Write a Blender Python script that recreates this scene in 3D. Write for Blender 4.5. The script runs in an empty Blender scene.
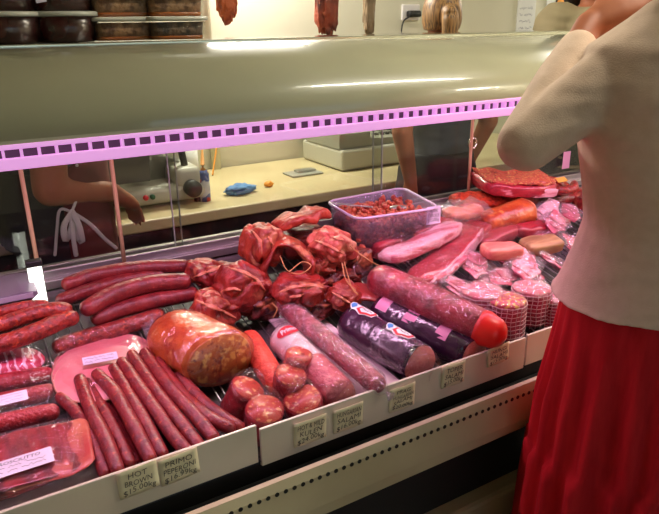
import bpy, bmesh, math, random
from mathutils import Vector, Matrix, Euler
from mathutils import noise as MN
from mathutils.bvhtree import BVHTree
import os
V = Vector
PI = math.pi
sc = bpy.context.scene
COL = sc.collection
random.seed(4)

# ------------------------------------------------------------------ camera
CAMZ = 1.35
FPX, CX, CY = 640.0, 329.5, 257.0
pitch, yaw, roll = math.radians(20), math.radians(30.6), math.radians(0.8)
FW = V((math.sin(yaw)*math.cos(pitch), math.cos(yaw)*math.cos(pitch), -math.sin(pitch)))
RT0 = V((math.cos(yaw), -math.sin(yaw), 0)); UP0 = RT0.cross(FW)
RT = math.cos(roll)*RT0 - math.sin(roll)*UP0
UP = math.cos(roll)*UP0 + math.sin(roll)*RT0
CAM = V((0, 0, CAMZ))
cd = bpy.data.cameras.new('camera'); cam = bpy.data.objects.new('camera', cd); COL.objects.link(cam)
cd.sensor_width = 36; cd.lens = FPX/659*36; cd.clip_start = .02
cam.matrix_world = Matrix(((RT.x, UP.x, -FW.x, 0), (RT.y, UP.y, -FW.y, 0), (RT.z, UP.z, -FW.z, CAMZ), (0, 0, 0, 1)))
sc.camera = cam

YF, ZF, SL = .87, .65, .225          # display floor: front edge, its height, its slope to the back
def ray(px, py): return FW + RT*((px-CX)/FPX) - UP*((py-CY)/FPX)
def T(px, py, h=0):                   # a point h above the sloping display floor
    d = ray(px, py); t = (ZF+h-SL*YF-CAMZ)/(d.z-SL*d.y); return CAM+d*t
def AY(px, py, y):
    d = ray(px, py); return CAM+d*(y/d.y)
def AD(px, py, t): return CAM+ray(px, py)*t
def mpp(p): return (p-CAM).dot(FW)/FPX      # metres per picture element at p
TN = V((0, -SL, 1)).normalized()
def floor_z(y): return ZF+SL*(y-YF)

# ------------------------------------------------------------------ materials
def S(r, g, b):
    f = lambda c: (c/12.92 if c <= .04045 else ((c+.055)/1.055)**2.4)
    return (f(r/255), f(g/255), f(b/255), 1)
MATS = {}
def mat(name, c, rough=.5, metal=0, coat=0, c2=None, n=(30, .4, .6), c3=None, n3=(60, .6, .7), bump=None, emit=None, estr=0, spec=.5, stretch=None, sss=0, sheen=0, kind='noise', coatr=.08):
    if name in MATS: return MATS[name]
    m = bpy.data.materials.new(name); m.use_nodes = True
    nt = m.node_tree; N = nt.nodes; L = nt.links
    b = N['Principled BSDF']
    b.inputs['Roughness'].default_value = rough; b.inputs['Metallic'].default_value = metal
    b.inputs['Coat Weight'].default_value = coat; b.inputs['Coat Roughness'].default_value = coatr
    b.inputs['Specular IOR Level'].default_value = spec
    b.inputs['Sheen Weight'].default_value = sheen
    tc = N.new('ShaderNodeTexCoord'); src = tc.outputs['Object']
    if stretch:
        mp = N.new('ShaderNodeMapping'); mp.inputs['Scale'].default_value = stretch[:3]
        if len(stretch) > 3: mp.inputs['Rotation'].default_value = stretch[3:]
        L.new(src, mp.inputs['Vector']); src = mp.outputs['Vector']
    def layer(prev, col, sc_, lo, hi, k):
        if k == 'voronoi':
            t = N.new('ShaderNodeTexVoronoi'); t.inputs['Scale'].default_value = sc_; o = t.outputs['Distance']
        elif k == 'wave':
            t = N.new('ShaderNodeTexWave'); t.inputs['Scale'].default_value = sc_; t.inputs['Distortion'].default_value = 4; t.inputs['Detail Scale'].default_value = 2; o = t.outputs['Fac']
        else:
            t = N.new('ShaderNodeTexNoise'); t.inputs['Scale'].default_value = sc_; t.inputs['Detail'].default_value = 4; o = t.outputs['Fac']
        L.new(src, t.inputs['Vector'])
        r = N.new('ShaderNodeMapRange'); r.inputs[1].default_value = lo; r.inputs[2].default_value = hi
        L.new(o, r.inputs[0])
        x = N.new('ShaderNodeMix'); x.data_type = 'RGBA'
        L.new(r.outputs[0], x.inputs[0])
        if prev is None: x.inputs[6].default_value = c
        else: L.new(prev, x.inputs[6])
        x.inputs[7].default_value = col
        return x.outputs[2]
    o = None
    if c2: o = layer(None, c2, *n, kind)
    if c3: o = layer(o, c3, *n3, 'noise')
    if o is None:
        b.inputs['Base Color'].default_value = c
    else: L.new(o, b.inputs['Base Color'])
    if bump:
        t = N.new('ShaderNodeTexNoise'); t.inputs['Scale'].default_value = bump[0]; t.inputs['Detail'].default_value = 3
        L.new(src, t.inputs['Vector'])
        bp = N.new('ShaderNodeBump'); bp.inputs['Strength'].default_value = bump[1]; bp.inputs['Distance'].default_value = .01
        L.new(t.outputs['Fac'], bp.inputs['Height']); L.new(bp.outputs['Normal'], b.inputs['Normal'])
        if coat: L.new(bp.outputs['Normal'], b.inputs['Coat Normal'])
    if emit:
        b.inputs['Emission Color'].default_value = emit; b.inputs['Emission Strength'].default_value = estr
    MATS[name] = m; return m

def clearmat(name, tint=(1, 1, 1, 1), rough=.1, base=.04, gain=1.0, bump=None, gcol=(1, 1, 1, 1), diff=0):
    if name in MATS: return MATS[name]
    m = bpy.data.materials.new(name); m.use_nodes = True
    nt = m.node_tree; N = nt.nodes; L = nt.links
    N.remove(N['Principled BSDF']); out = N['Material Output']
    tr = N.new('ShaderNodeBsdfTransparent'); tr.inputs[0].default_value = tint
    gl = N.new('ShaderNodeBsdfGlossy'); gl.inputs['Color'].default_value = gcol; gl.inputs['Roughness'].default_value = rough
    fr = N.new('ShaderNodeLayerWeight'); fr.inputs[0].default_value = .5
    pw = N.new('ShaderNodeMath'); pw.operation = 'POWER'; pw.inputs[1].default_value = 4
    L.new(fr.outputs['Facing'], pw.inputs[0])
    ma = N.new('ShaderNodeMath'); ma.operation = 'MULTIPLY_ADD'; ma.inputs[1].default_value = gain; ma.inputs[2].default_value = base; ma.use_clamp = True
    L.new(pw.outputs[0], ma.inputs[0])
    mx = N.new('ShaderNodeMixShader'); L.new(ma.outputs[0], mx.inputs[0])
    first = tr.outputs[0]
    if diff:
        df = N.new('ShaderNodeBsdfDiffuse'); df.inputs[0].default_value = gcol
        m2 = N.new('ShaderNodeMixShader'); m2.inputs[0].default_value = diff
        L.new(tr.outputs[0], m2.inputs[1]); L.new(df.outputs[0], m2.inputs[2]); first = m2.outputs[0]
    L.new(first, mx.inputs[1]); L.new(gl.outputs[0], mx.inputs[2])
    if bump:
        tc = N.new('ShaderNodeTexCoord')
        t = N.new('ShaderNodeTexNoise'); t.inputs['Scale'].default_value = bump[0]; t.inputs['Detail'].default_value = 2; t.inputs['Distortion'].default_value = .8
        L.new(tc.outputs['Object'], t.inputs['Vector'])
        bp = N.new('ShaderNodeBump'); bp.inputs['Strength'].default_value = bump[1]; bp.inputs['Distance'].default_value = .02
        L.new(t.outputs['Fac'], bp.inputs['Height'])
        L.new(bp.outputs['Normal'], gl.inputs['Normal']); L.new(bp.outputs['Normal'], fr.inputs['Normal'])
    L.new(mx.outputs[0], out.inputs[0])
    MATS[name] = m; return m

FILM = clearmat('clear_film', rough=.07, base=.035, gain=.45, bump=(45, .9), diff=.01, gcol=(1, .95, 1, 1))
FILMW = clearmat('cloudy_film', rough=.16, base=.10, gain=.5, bump=(60, 1.0), diff=.07, gcol=(1, .9, .97, 1))
GLASS = clearmat('pane_glass', tint=(.86, .88, .84, 1), rough=.01, base=.035, gain=.8)
TUBP = clearmat('tub_plastic', tint=(.86, .84, .9, 1), rough=.15, base=.05, gain=.5, diff=.16, gcol=(.8, .72, .9, 1))
DELIP = clearmat('deli_plastic', tint=(.9, .9, .88, 1), rough=.1, base=.025, gain=.4, diff=.01, gcol=(.95, .95, .9, 1))

CAB = mat('cabanossi_skin', S(150, 42, 44), .38, c2=S(108, 22, 32), n=(60, .35, .65), c3=S(190, 78, 50), n3=(110, .6, .72), bump=(160, .25), coat=.25, coatr=.3)
CHO = mat('chorizo_skin', S(162, 46, 34), .38, c2=S(112, 22, 22), n=(90, .4, .62), c3=S(214, 92, 52), n3=(120, .58, .7), bump=(140, .4), coat=.25, coatr=.3)
SAU = mat('thick_sausage_skin', S(142, 42, 42), .42, c2=S(100, 22, 30), n=(35, .35, .65), c3=S(176, 80, 66), n3=(150, .62, .75), bump=(80, .3), coat=.2, coatr=.35)
SAL = mat('salami_skin', S(166, 36, 44), .4, c2=S(212, 110, 116), n=(190, .56, .7), c3=S(112, 16, 26), n3=(50, .55, .7), bump=(150, .4), coat=.3, coatr=.2)
BIGSAL = mat('big_salami_skin', S(168, 34, 56), .35, c2=S(112, 16, 38), n=(28, .4, .65), c3=S(214, 110, 130), n3=(90, .62, .74), bump=(60, .5), coat=.3, coatr=.15)
NETSAL = mat('net_salami_skin', S(186, 44, 66), .38, c2=S(136, 20, 44), n=(50, .4, .62), c3=S(222, 140, 156), n3=(140, .58, .72), bump=(170, .6), coat=.3)
CUT = mat('cut_sausage_face', S(186, 60, 48), .42, c2=S(226, 160, 110), n=(95, .54, .64), c3=S(140, 26, 26), n3=(60, .6, .7), coat=.3)
CUTP = mat('cut_pink_face', S(206, 112, 106), .5, c2=S(220, 138, 130), n=(160, .5, .7), c3=S(186, 90, 88), n3=(220, .55, .7))
HAMCUT = mat('cut_smoked_face', S(166, 84, 40), .42, c2=S(208, 150, 80), n=(62, .50, .6), c3=S(118, 40, 24), n3=(70, .56, .68), coat=.3)
ORSK = mat('orange_smoked_skin', S(206, 96, 44), .36, c2=S(170, 56, 28), n=(22, .4, .62), c3=S(220, 134, 76), n3=(46, .56, .72), bump=(60, .4), coat=.35, coatr=.2)
ORSAU = mat('orange_sausage_skin', S(222, 84, 62), .45, c2=S(196, 58, 44), n=(70, .4, .65), c3=S(232, 124, 96), n3=(180, .6, .75), bump=(150, .3))
def meatmat(name, a, b, c, s1=18, s2=9):
    return mat(name, a, .36, c2=b, n=(s1, .42, .6), c3=c, n3=(s2*1.6, .59, .70), bump=(85, .4), coat=.18, coatr=.25, stretch=(1, 2.6, 1, .3, .4, .7))
FATM = mat('meat_fat', S(214, 138, 104), .4, c2=S(190, 96, 70), n=(60, .4, .65), coat=.2, bump=(90, .4))
MEAT1 = meatmat('smoked_pork_red', S(166, 48, 40), S(118, 24, 26), S(206, 120, 84))
MEAT2 = meatmat('smoked_pork_orange', S(182, 68, 48), S(136, 34, 30), S(214, 138, 98), 14, 7)
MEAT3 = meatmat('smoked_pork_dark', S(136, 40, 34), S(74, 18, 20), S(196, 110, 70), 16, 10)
MEAT4 = meatmat('smoked_pork_pale', S(212, 110, 86), S(170, 56, 52), S(238, 170, 136), 14, 8)
BAC = mat('bacon_lean', S(182, 46, 62), .35, c2=S(150, 26, 46), n=(30, .4, .65), c3=S(226, 150, 158), n3=(12, .6, .68), stretch=(.5, 4, 4), coat=.4)
BACF = mat('bacon_fat', S(238, 178, 190), .35, c2=S(200, 76, 96), n=(14, .52, .64), stretch=(.4, 3, 3), coat=.4, bump=(60, .4))
PINKM = mat('pink_sliced_meat', S(212, 84, 112), .35, c2=S(236, 172, 186), n=(26, .52, .62), c3=S(168, 40, 68), n3=(18, .58, .7), coat=.4)
HAM = mat('ham_slice', S(232, 128, 134), .42, c2=S(238, 148, 150), n=(30, .4, .7), coat=.2, coatr=.3)
HAMR = mat('ham_rind', S(236, 176, 150), .5)
PRO = mat('prosciutto_slice', S(156, 24, 36), .3, c2=S(108, 12, 30), n=(22, .42, .62), c3=S(222, 96, 70), n3=(14, .62, .72), coat=.4, stretch=(3, .7, 1))
PROF = mat('prosciutto_edge', S(206, 112, 88), .35, c2=S(180, 58, 54), n=(20, .4, .6), coat=.3)
CHUNK = mat('pink_chunk', S(224, 132, 120), .45, c2=S(212, 108, 100), n=(14, .4, .6), stretch=(1, 6, 6))
BROWNC = mat('brown_chunk', S(166, 120, 84), .5, c2=S(140, 94, 64), n=(14, .4, .6), stretch=(1, 6, 6))
PURP = mat('purple_casing', S(66, 34, 62), .22, c2=S(48, 22, 44), n=(12, .4, .6), coat=.7, coatr=.08, bump=(26, .35))
WROLL = mat('white_casing', S(226, 206, 208), .35, coat=.3, c2=S(214, 186, 192), n=(20, .4, .6))
PWHITE = mat('paper_label', S(226, 212, 232), .6)
TAGM = mat('ticket_card', S(230, 222, 186), .7, c2=S(222, 212, 174), n=(12, .4, .6))
INK = mat('ink', S(44, 40, 46), .6)
REDINK = mat('red_ink', S(206, 28, 50), .5)
PINKINK = mat('pink_print', S(216, 130, 176), .5)
BLUEINK = mat('blue_print', S(70, 130, 200), .5)
WHITEP = mat('white_print', S(226, 220, 228), .45)
REDCAP = mat('red_cap', S(232, 30, 26), .35, coat=.3)
STRING = mat('butcher_string', S(196, 142, 92), .8)
NETM = mat('white_netting', S(226, 186, 196), .6)
TRAYW = mat('tray_enamel', S(214, 206, 188), .38, c2=S(206, 196, 176), n=(4, .4, .6), coat=.2)
HOODM = mat('hood_enamel', S(182, 180, 152), .3, coat=1, coatr=.03, c2=S(176, 174, 146), n=(3, .4, .6))
CHROME = mat('polished_trim', S(225, 225, 212), .18, metal=1)
TRIMM = mat('pale_trim', S(206, 202, 182), .25, coat=.6)
ALU = mat('brushed_rail', S(176, 172, 170), .35, metal=.8)
BLACK = mat('black_rubber', S(20, 20, 20), .5)
DARK = mat('dark_panel', S(34, 33, 32), .6)
DARKI = mat('case_liner', S(92, 84, 84), .5, metal=.3)
BUMP_ = mat('cream_bumper', S(206, 194, 158), .42, c2=S(198, 184, 148), n=(5, .4, .6), coat=.15)
WIRE = mat('wire_rack', S(170, 165, 168), .3, metal=.9)
PLASTW = mat('white_plastic', S(220, 214, 214), .35)
WOOD = mat('dowel_wood', S(214, 176, 138), .55, c2=S(196, 150, 112), n=(20, .4, .6), stretch=(4, 4, .5))
LIP = mat('louvre_painted_glow', S(226, 170, 220), .4, emit=(.78, .34, .80, 1), estr=.75)  # emission stands in for the pink tube's light on the louvre
TUBEE = mat('pink_tube', (1, 1, 1, 1), .4, emit=(1, .62, .98, 1), estr=1.6)
WTUBE = mat('white_tube', (1, 1, 1, 1), .4, emit=(.95, 1, .86, 1), estr=3.0)
CEILT = mat('ceiling_tube', (1, 1, 1, 1), .4, emit=(1, .95, .8, 1), estr=14)
FIXT = mat('fixture_white', S(220, 220, 215), .5)
WALLM = mat('wall_paint', S(208, 204, 184), .7, c2=S(200, 196, 176), n=(1.5, .4, .6), bump=(40, .05))
CEILM = mat('ceiling_paint', S(206, 204, 186), .8, c2=S(200, 198, 180), n=(1, .4, .6))
FLOORM = mat('floor_vinyl', S(120, 112, 96), .5, c2=S(100, 94, 82), n=(6, .4, .6))
CTOP = mat('counter_laminate', S(196, 180, 140), .4, c2=S(186, 170, 130), n=(4, .4, .6))
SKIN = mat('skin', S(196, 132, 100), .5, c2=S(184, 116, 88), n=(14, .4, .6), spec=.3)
SKIND = mat('skin_darker', S(170, 104, 74), .5, c2=S(158, 92, 66), n=(14, .4, .6), spec=.3)  # darker skin tone for the people behind the case
SWEAT = mat('sweater_knit', S(230, 202, 180), .85, c2=S(226, 197, 174), n=(60, .4, .6), bump=(400, .15), sheen=.1, spec=.2)
SKIRT = mat('skirt_cotton', S(204, 34, 42), .8, c2=S(188, 24, 34), n=(14, .4, .6), stretch=(3, 3, .6), bump=(300, .15), spec=.2)
DKSHIRT = mat('dark_shirt', S(46, 48, 52), .85)
BLSHIRT = mat('blue_grey_shirt', S(58, 64, 76), .85)
BEJAC = mat('beige_jacket', S(150, 136, 104), .85, bump=(200, .1))
TROU = mat('dark_trousers', S(34, 34, 40), .85)
APRON = mat('red_apron', S(92, 30, 32), .8)
APTIE = mat('white_tie', S(206, 204, 200), .8)
BLOND = mat('blond_hair', S(166, 124, 74), .5, c2=S(84, 58, 36), n=(20, .4, .62), stretch=(9, 9, .5))
DHAIR = mat('dark_hair', S(46, 38, 34), .5, c2=S(30, 24, 22), n=(20, .4, .6), stretch=(6, 6, .5))
EYE = mat('eye', S(230, 228, 220), .2)
SHOE = mat('shoe_leather', S(30, 26, 24), .5)
STEEL = mat('steel', S(190, 190, 186), .28, metal=.85)
MACH = mat('machine_enamel', S(186, 184, 170), .4)
MACHG = mat('machine_grey', S(146, 146, 134), .5)
BLUEC = mat('blue_cloth', S(92, 138, 186), .9, bump=(60, .4))
ORANGEP = mat('orange_plastic', S(226, 150, 50), .5)
PAPERW = mat('wall_paper_sheet', S(222, 222, 220), .8)
SOUP = mat('dark_red_relish', S(96, 20, 14), .25, c2=S(60, 12, 10), n=(8, .4, .6), coat=.6)
TERR = mat('potted_meat', S(166, 122, 84), .5, c2=S(110, 72, 46), n=(50, .45, .6), c3=S(170, 130, 88), n3=(60, .6, .7), bump=(90, .5))
TERRD = mat('dark_potted_meat', S(112, 84, 62), .5, c2=S(62, 44, 34), n=(50, .45, .6), c3=S(130, 104, 76), n3=(60, .6, .7), bump=(90, .5))
OIL = mat('amber_oil', S(176, 92, 26), .2, coat=.5)
LIDM = mat('pale_lid', S(186, 184, 170), .3)
HANG = mat('hanging_meat', S(140, 58, 34), .5, c2=S(70, 26, 20), n=(14, .42, .62), c3=S(190, 104, 64), n3=(24, .62, .72), bump=(50, .4))
CRACK = mat('crackling', S(204, 100, 66), .5, c2=S(160, 52, 40), n=(60, .4, .6), c3=S(228, 150, 108), n3=(70, .6, .7))
HERB = mat('herb_crust', S(186, 74, 52), .6, c2=S(206, 150, 84), n=(130, .54, .62), c3=S(120, 34, 28), n3=(90, .58, .68), bump=(150, .8))
SPICE = mat('speckled_rind', S(206, 62, 34), .5, c2=S(150, 34, 24), n=(90, .5, .6), bump=(120, .6))
GREYT = mat('tray_reflection_grey', S(120, 108, 122), .4)
GOLD = mat('gold_label', S(214, 170, 70), .4)

# ------------------------------------------------------------------ object helpers
def top_origin(p):
    while p.parent: p = p.parent
    return V(p['_o']) if '_o' in p else p.location.copy()
def obj(name, bm, m, parent=None, smooth=True, origin=None):
    bmesh.ops.recalc_face_normals(bm, faces=bm.faces[:])
    if parent is not None: o_ = top_origin(parent)
    else:
        vs = [v.co for v in bm.verts]
        o_ = origin if origin is not None else V((sum(v.x for v in vs)/len(vs), sum(v.y for v in vs)/len(vs), min(v.z for v in vs)))
    for v in bm.verts: v.co -= o_
    me = bpy.data.meshes.new(name); bm.to_mesh(me); bm.free()
    for p in me.polygons: p.use_smooth = smooth
    ms = m if isinstance(m, (list, tuple)) else [m]
    for mm in ms: me.materials.append(mm)
    ob = bpy.data.objects.new(name, me); COL.objects.link(ob)
    if parent is not None: ob.parent = parent
    else: ob.location = o_
    return ob
def tag(o, label, cat, group=None, kind=None):
    o['label'] = label; o['category'] = cat
    if group: o['group'] = group
    if kind: o['kind'] = kind
    return o
def thing(name, loc, label, cat, group=None):
    o = bpy.data.objects.new(name, None); COL.objects.link(o); o.location = V(loc); o.empty_display_size = .05
    return tag(o, label, cat, group)
def struct(name, bm, m, parent=None, smooth=False):
    o = obj(name, bm, m, parent, smooth)
    if parent is None: o['kind'] = 'structure'
    return o
def dup(root, loc, label, group=None):
    r = root.copy(); COL.objects.link(r); r.location = V(loc); r['label'] = label
    if group: r['group'] = group
    for ch in root.children:
        c = ch.copy(); COL.objects.link(c); c.parent = r
        for g in ch.children:
            d = g.copy(); COL.objects.link(d); d.parent = c
    return r
B = bmesh.new
def box(bm, a, b, bev=0, M=None):
    a = V(a); b = V(b); c = (a+b)/2; s = b-a
    r = bmesh.ops.create_cube(bm, size=1); vs = r['verts']
    for v in vs: v.co = V((v.co.x*s.x, v.co.y*s.y, v.co.z*s.z))+c
    if bev:
        es = {e for v in vs for e in v.link_edges}
        rr = bmesh.ops.bevel(bm, geom=list(es), offset=bev, segments=2, affect='EDGES', profile=.5)
        vs = list({v for f in rr['faces'] for v in f.verts} | {v for v in vs if v.is_valid})
    if M is not None:
        for v in vs: v.co = M @ v.co
    return vs
def loft(bm, rings, cap=True):
    L = []
    for r in rings: L.append([bm.verts.new(p) for p in r])
    n = len(L[0])
    for a, b in zip(L, L[1:]):
        for i in range(n):
            bm.faces.new((a[i], a[(i+1) % n], b[(i+1) % n], b[i]))
    if cap:
        bm.faces.new(list(reversed(L[0]))); bm.faces.new(L[-1])
    return L
def smooth_path(pts, n=16):
    pts = [V(p) for p in pts]
    if len(pts) == 2: return [pts[0].lerp(pts[1], i/(n-1)) for i in range(n)]
    P = [2*pts[0]-pts[1]]+pts+[2*pts[-1]-pts[-2]]
    out = []
    segs = len(pts)-1
    for k in range(n):
        u = k/(n-1)*segs; i = min(int(u), segs-1); t = u-i
        p0, p1, p2, p3 = P[i:i+4]
        out.append(.5*((2*p1)+(p2-p0)*t+(2*p0-5*p1+4*p2-p3)*t*t+(3*p1-p0-3*p2+p3)*t**3))
    return out
def tube(bm, path, rad, seg=14, ends='round', up=V((0, 0, 1)), flat=1.0, wob=0, seed=0, shift=None):
    """rad: number or function of 0..1; flat scales the height"""
    n = len(path); rf = rad if callable(rad) else (lambda u: rad)
    rings = []
    def frame(i):
        t = (path[min(i+1, n-1)]-path[max(i-1, 0)]).normalized()
        s = t.cross(up)
        if s.length < 1e-4: s = t.cross(V((1, 0, 0)))
        s.normalize(); return t, s, s.cross(t)
    def ring(c, t, s, w, r, u):
        R_ = []
        for k in range(seg):
            a = 2*PI*k/seg
            rr = r
            if wob:
                q = c*22+V((math.cos(a)*1.3, math.sin(a)*1.3, seed*7.3))
                rr = r*(1+wob*MN.noise(q))
            R_.append(c+s*(math.cos(a)*rr)+w*(math.sin(a)*rr*flat))
        return R_
    if ends == 'round':
        t, s, w = frame(0); r = rf(0)
        for a in (80, 60, 38, 18): rings.append(ring(path[0]-t*r*math.sin(math.radians(a))*.9, t, s, w, r*math.cos(math.radians(a)), 0))
    for i in range(n):
        t, s, w = frame(i); rings.append(ring(path[i], t, s, w, rf(i/(n-1)), i/(n-1)))
    if ends == 'round':
        t, s, w = frame(n-1); r = rf(1)
        for a in (18, 38, 60, 80): rings.append(ring(path[-1]+t*r*math.sin(math.radians(a))*.9, t, s, w, r*math.cos(math.radians(a)), 1))
    loft(bm, rings)
    return bm
def cyl(bm, a, b, r, r2=None, seg=20):
    a = V(a); b = V(b); r2 = r if r2 is None else r2
    tube(bm, [a, b], lambda u: r+(r2-r)*u, seg, ends='flat')
def ball(bm, c, r, sub=3, M=None):
    rr = r if hasattr(r, '__len__') else (r, r, r)
    vs = bmesh.ops.create_icosphere(bm, subdivisions=sub, radius=1)['verts']
    for v in vs:
        p = V((v.co.x*rr[0], v.co.y*rr[1], v.co.z*rr[2]))
        if M is not None: p = M @ p
        v.co = p+V(c)
    return vs
def lump(c, size, seed=0, amp=.25, freq=1.6, rot=(0, 0, 0), sub=5, pw=1.0, crease=.0, fine=.05):
    """an irregular piece of meat: ellipsoid half-sizes, squared off a little, with folds and knobs"""
    bm = B(); vs = bmesh.ops.create_icosphere(bm, subdivisions=sub, radius=1)['verts']
    E = Euler(rot).to_matrix(); sd = V((seed*3.17, seed*1.71, seed*5.3))
    for v in vs:
        p = v.co.copy()
        q = V([math.copysign(abs(x)**pw, x) for x in p])
        d = amp*MN.noise(p*freq+sd)+amp*.55*MN.noise(p*freq*2.3+sd)+fine*MN.noise(p*9+sd)
        if crease:
            d -= crease*max(0, 1-abs(MN.noise(p*.95+sd*2))*8)
        q *= 1+d
        v.co = E @ V((q.x*size[0], q.y*size[1], q.z*size[2]))+V(c)
    return bm
def frame2(a, b, normal=TN):
    x = (b-a); L_ = x.length; x = x.normalized(); y = normal.cross(x).normalized(); z = x.cross(y)
    M = Matrix(((x.x, y.x, z.x), (x.y, y.y, z.y), (x.z, y.z, z.z))).to_4x4(); M.translation = (a+b)/2
    return M, L_
def pillow(M, L, W, Tk, nx=28, ny=20, seed=0, wr=.002, p=3):
    """closed cushion in the local frame M, thickness fades to a flat seam"""
    bm = B(); top = []; bot = []
    for i in range(nx+1):
        a = []; b = []
        for j in range(ny+1):
            u = 2*i/nx-1; v = 2*j/ny-1
            h = Tk/2*((1-abs(u)**p)*(1-abs(v)**p))**.6
            x = u*L/2; y = v*W/2
            if wr:
                q = V((x*40, y*40, seed*3.1)); e = wr*MN.noise(q)+wr*.5*MN.noise(q*2.4)
                x += wr*MN.noise(q*.6+V((9, 0, 0))); y += wr*MN.noise(q*.6+V((0, 9, 0)))
            else: e = 0
            edge = i in (0, nx) or j in (0, ny)
            t = bm.verts.new(M @ V((x, y, h+e))); a.append(t)
            b.append(t if edge else bm.verts.new(M @ V((x, y, -h*.8+e*.5))))
        top.append(a); bot.append(b)
    for i in range(nx):
        for j in range(ny):
            bm.faces.new((top[i][j], top[i+1][j], top[i+1][j+1], top[i][j+1]))
            q = [bot[i][j], bot[i][j+1], bot[i+1][j+1], bot[i+1][j]]
            if all(x in (top[i][j], top[i][j+1], top[i+1][j+1], top[i+1][j]) for x in q): continue
            bm.faces.new(q)
    return bm
def slab(M, L, W, Tk, bend=0, seed=0, n=24, wob=.004, taper=0, rnd=.3, arch=0):
    """thick slice: rounded rectangle section swept along x, bent in the plane"""
    rings = []
    prof = []
    for k in range(24):
        a = 2*PI*k/24; c, s = math.cos(a), math.sin(a)
        prof.append((math.copysign(abs(c)**rnd, c), math.copysign(abs(s)**rnd, s)))
    for i in range(n+1):
        u = 2*i/n-1; e = (1-abs(u)**8)*.25+.75
        w = W/2*e*(1-taper*(u*.5+.5)); h = Tk/2*e
        R_ = []
        for cx_, cz_ in prof:
            x = u*L/2; y = cx_*w+bend*(u*u-.35); z = cz_*h+arch*(1-u*u)
            q = V((x*30, y*30, z*30+seed*4.7))
            R_.append(M @ V((x+wob*MN.noise(q+V((5, 5, 5))), y+wob*MN.noise(q), z+wob*MN.noise(q+V((0, 7, 3))))))
        rings.append(R_)
    bm = B(); loft(bm, rings); return bm
FONT = None
def text_bm(lines, w, h, M, bold=.0, shear=.15, gap=1.0, jitter=0, mapf=None, depth=0):
    """flat lettering filling w x h, centred in the local xy plane of M"""
    bm = B(); n = len(lines); lh = h/n
    for i, s in enumerate(lines):
        if s[0] == '~':                # illegible handwriting: pen strokes, one run per word
            wd = s[1:].split(); tot = sum(len(q)+1 for q in wd); x = -w/2
            for q in wd:
                L_ = w*len(q)/tot; k_ = len(q)*6; th = lh*.045; pv = None
                for k in range(k_+1):
                    xx = x+L_*k/k_; yy = h/2-lh*(i+.5)+lh*.26*MN.noise(V((k*.37, i*5.1+len(q), 3+x*50)))*2
                    px = xx+lh*.08*math.sin(k*1.1)
                    cur = [(px, yy-th), (px+th*.6, yy+th)]
                    cur = [bm.verts.new((M @ V((a_, b_, 0))) if mapf is None else mapf(a_, b_)) for a_, b_ in cur]
                    if pv: bm.faces.new((pv[0], cur[0], cur[1], pv[1]))
                    pv = cur
                x += L_+w/tot
            continue
        cu = bpy.data.curves.new('t', 'FONT'); cu.body = s; cu.size = 1; cu.shear = shear; cu.offset = bold; cu.resolution_u = 2
        ob = bpy.data.objects.new('t', cu); COL.objects.link(ob)
        dg = bpy.context.evaluated_depsgraph_get(); dg.update()
        me = bpy.data.meshes.new_from_object(ob.evaluated_get(dg))
        bpy.data.objects.remove(ob); bpy.data.curves.remove(cu)
        if not me.vertices: continue
        xs = [v.co.x for v in me.vertices]; x0, x1 = min(xs), max(xs)
        sx = min(w*(.96 if len(s) > 6 else .12*len(s)+.2)/(x1-x0), lh*1.25)
        sy = lh*.98/.75*gap
        t = B(); t.from_mesh(me); bpy.data.meshes.remove(me)
        for v in t.verts:
            x = (v.co.x-(x0+x1)/2)*sx; y = (v.co.y-.36)*min(sy, sx*2.2)*.8+h/2-lh*(i+.5)
            y += jitter*MN.noise(V((x*70, i*3.3, 1)))
            v.co = (M @ V((x, y, 0))) if mapf is None else mapf(x, y)
        tm = bpy.data.meshes.new('t'); t.to_mesh(tm); t.free(); bm.from_mesh(tm); bpy.data.meshes.remove(tm)
    return bm
def flat_label(parent, M, w, h, lines, name='label', m=PWHITE, ink=INK, lab=None, off=.0008):
    b = B(); box(b, (-w/2, -h/2, 0), (w/2, h/2, .0008), M=M)
    o = obj(name, b, m, parent, smooth=False)
    if lab: o['label'] = lab
    M2 = M @ Matrix.Translation((0, 0, off+.0006))
    obj('lettering', text_bm(lines, w*.88, h*.8, M2, jitter=.0015), ink, o, smooth=False)
    return o
def remesh(bm, vox, name='r', smooth_it=4, factor=.5):
    me = bpy.data.meshes.new(name); bmesh.ops.recalc_face_normals(bm, faces=bm.faces[:]); bm.to_mesh(me); bm.free()
    ob = bpy.data.objects.new(name, me); COL.objects.link(ob)
    md = ob.modifiers.new('r', 'REMESH'); md.mode = 'VOXEL'; md.voxel_size = vox; md.use_smooth_shade = True
    if smooth_it:
        ms = ob.modifiers.new('s', 'SMOOTH'); ms.iterations = smooth_it; ms.factor = factor
    dg = bpy.context.evaluated_depsgraph_get(); dg.update()
    m2 = bpy.data.meshes.new_from_object(ob.evaluated_get(dg))
    bpy.data.objects.remove(ob); bpy.data.meshes.remove(me)
    o = B(); o.from_mesh(m2); bpy.data.meshes.remove(m2); return o

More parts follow.
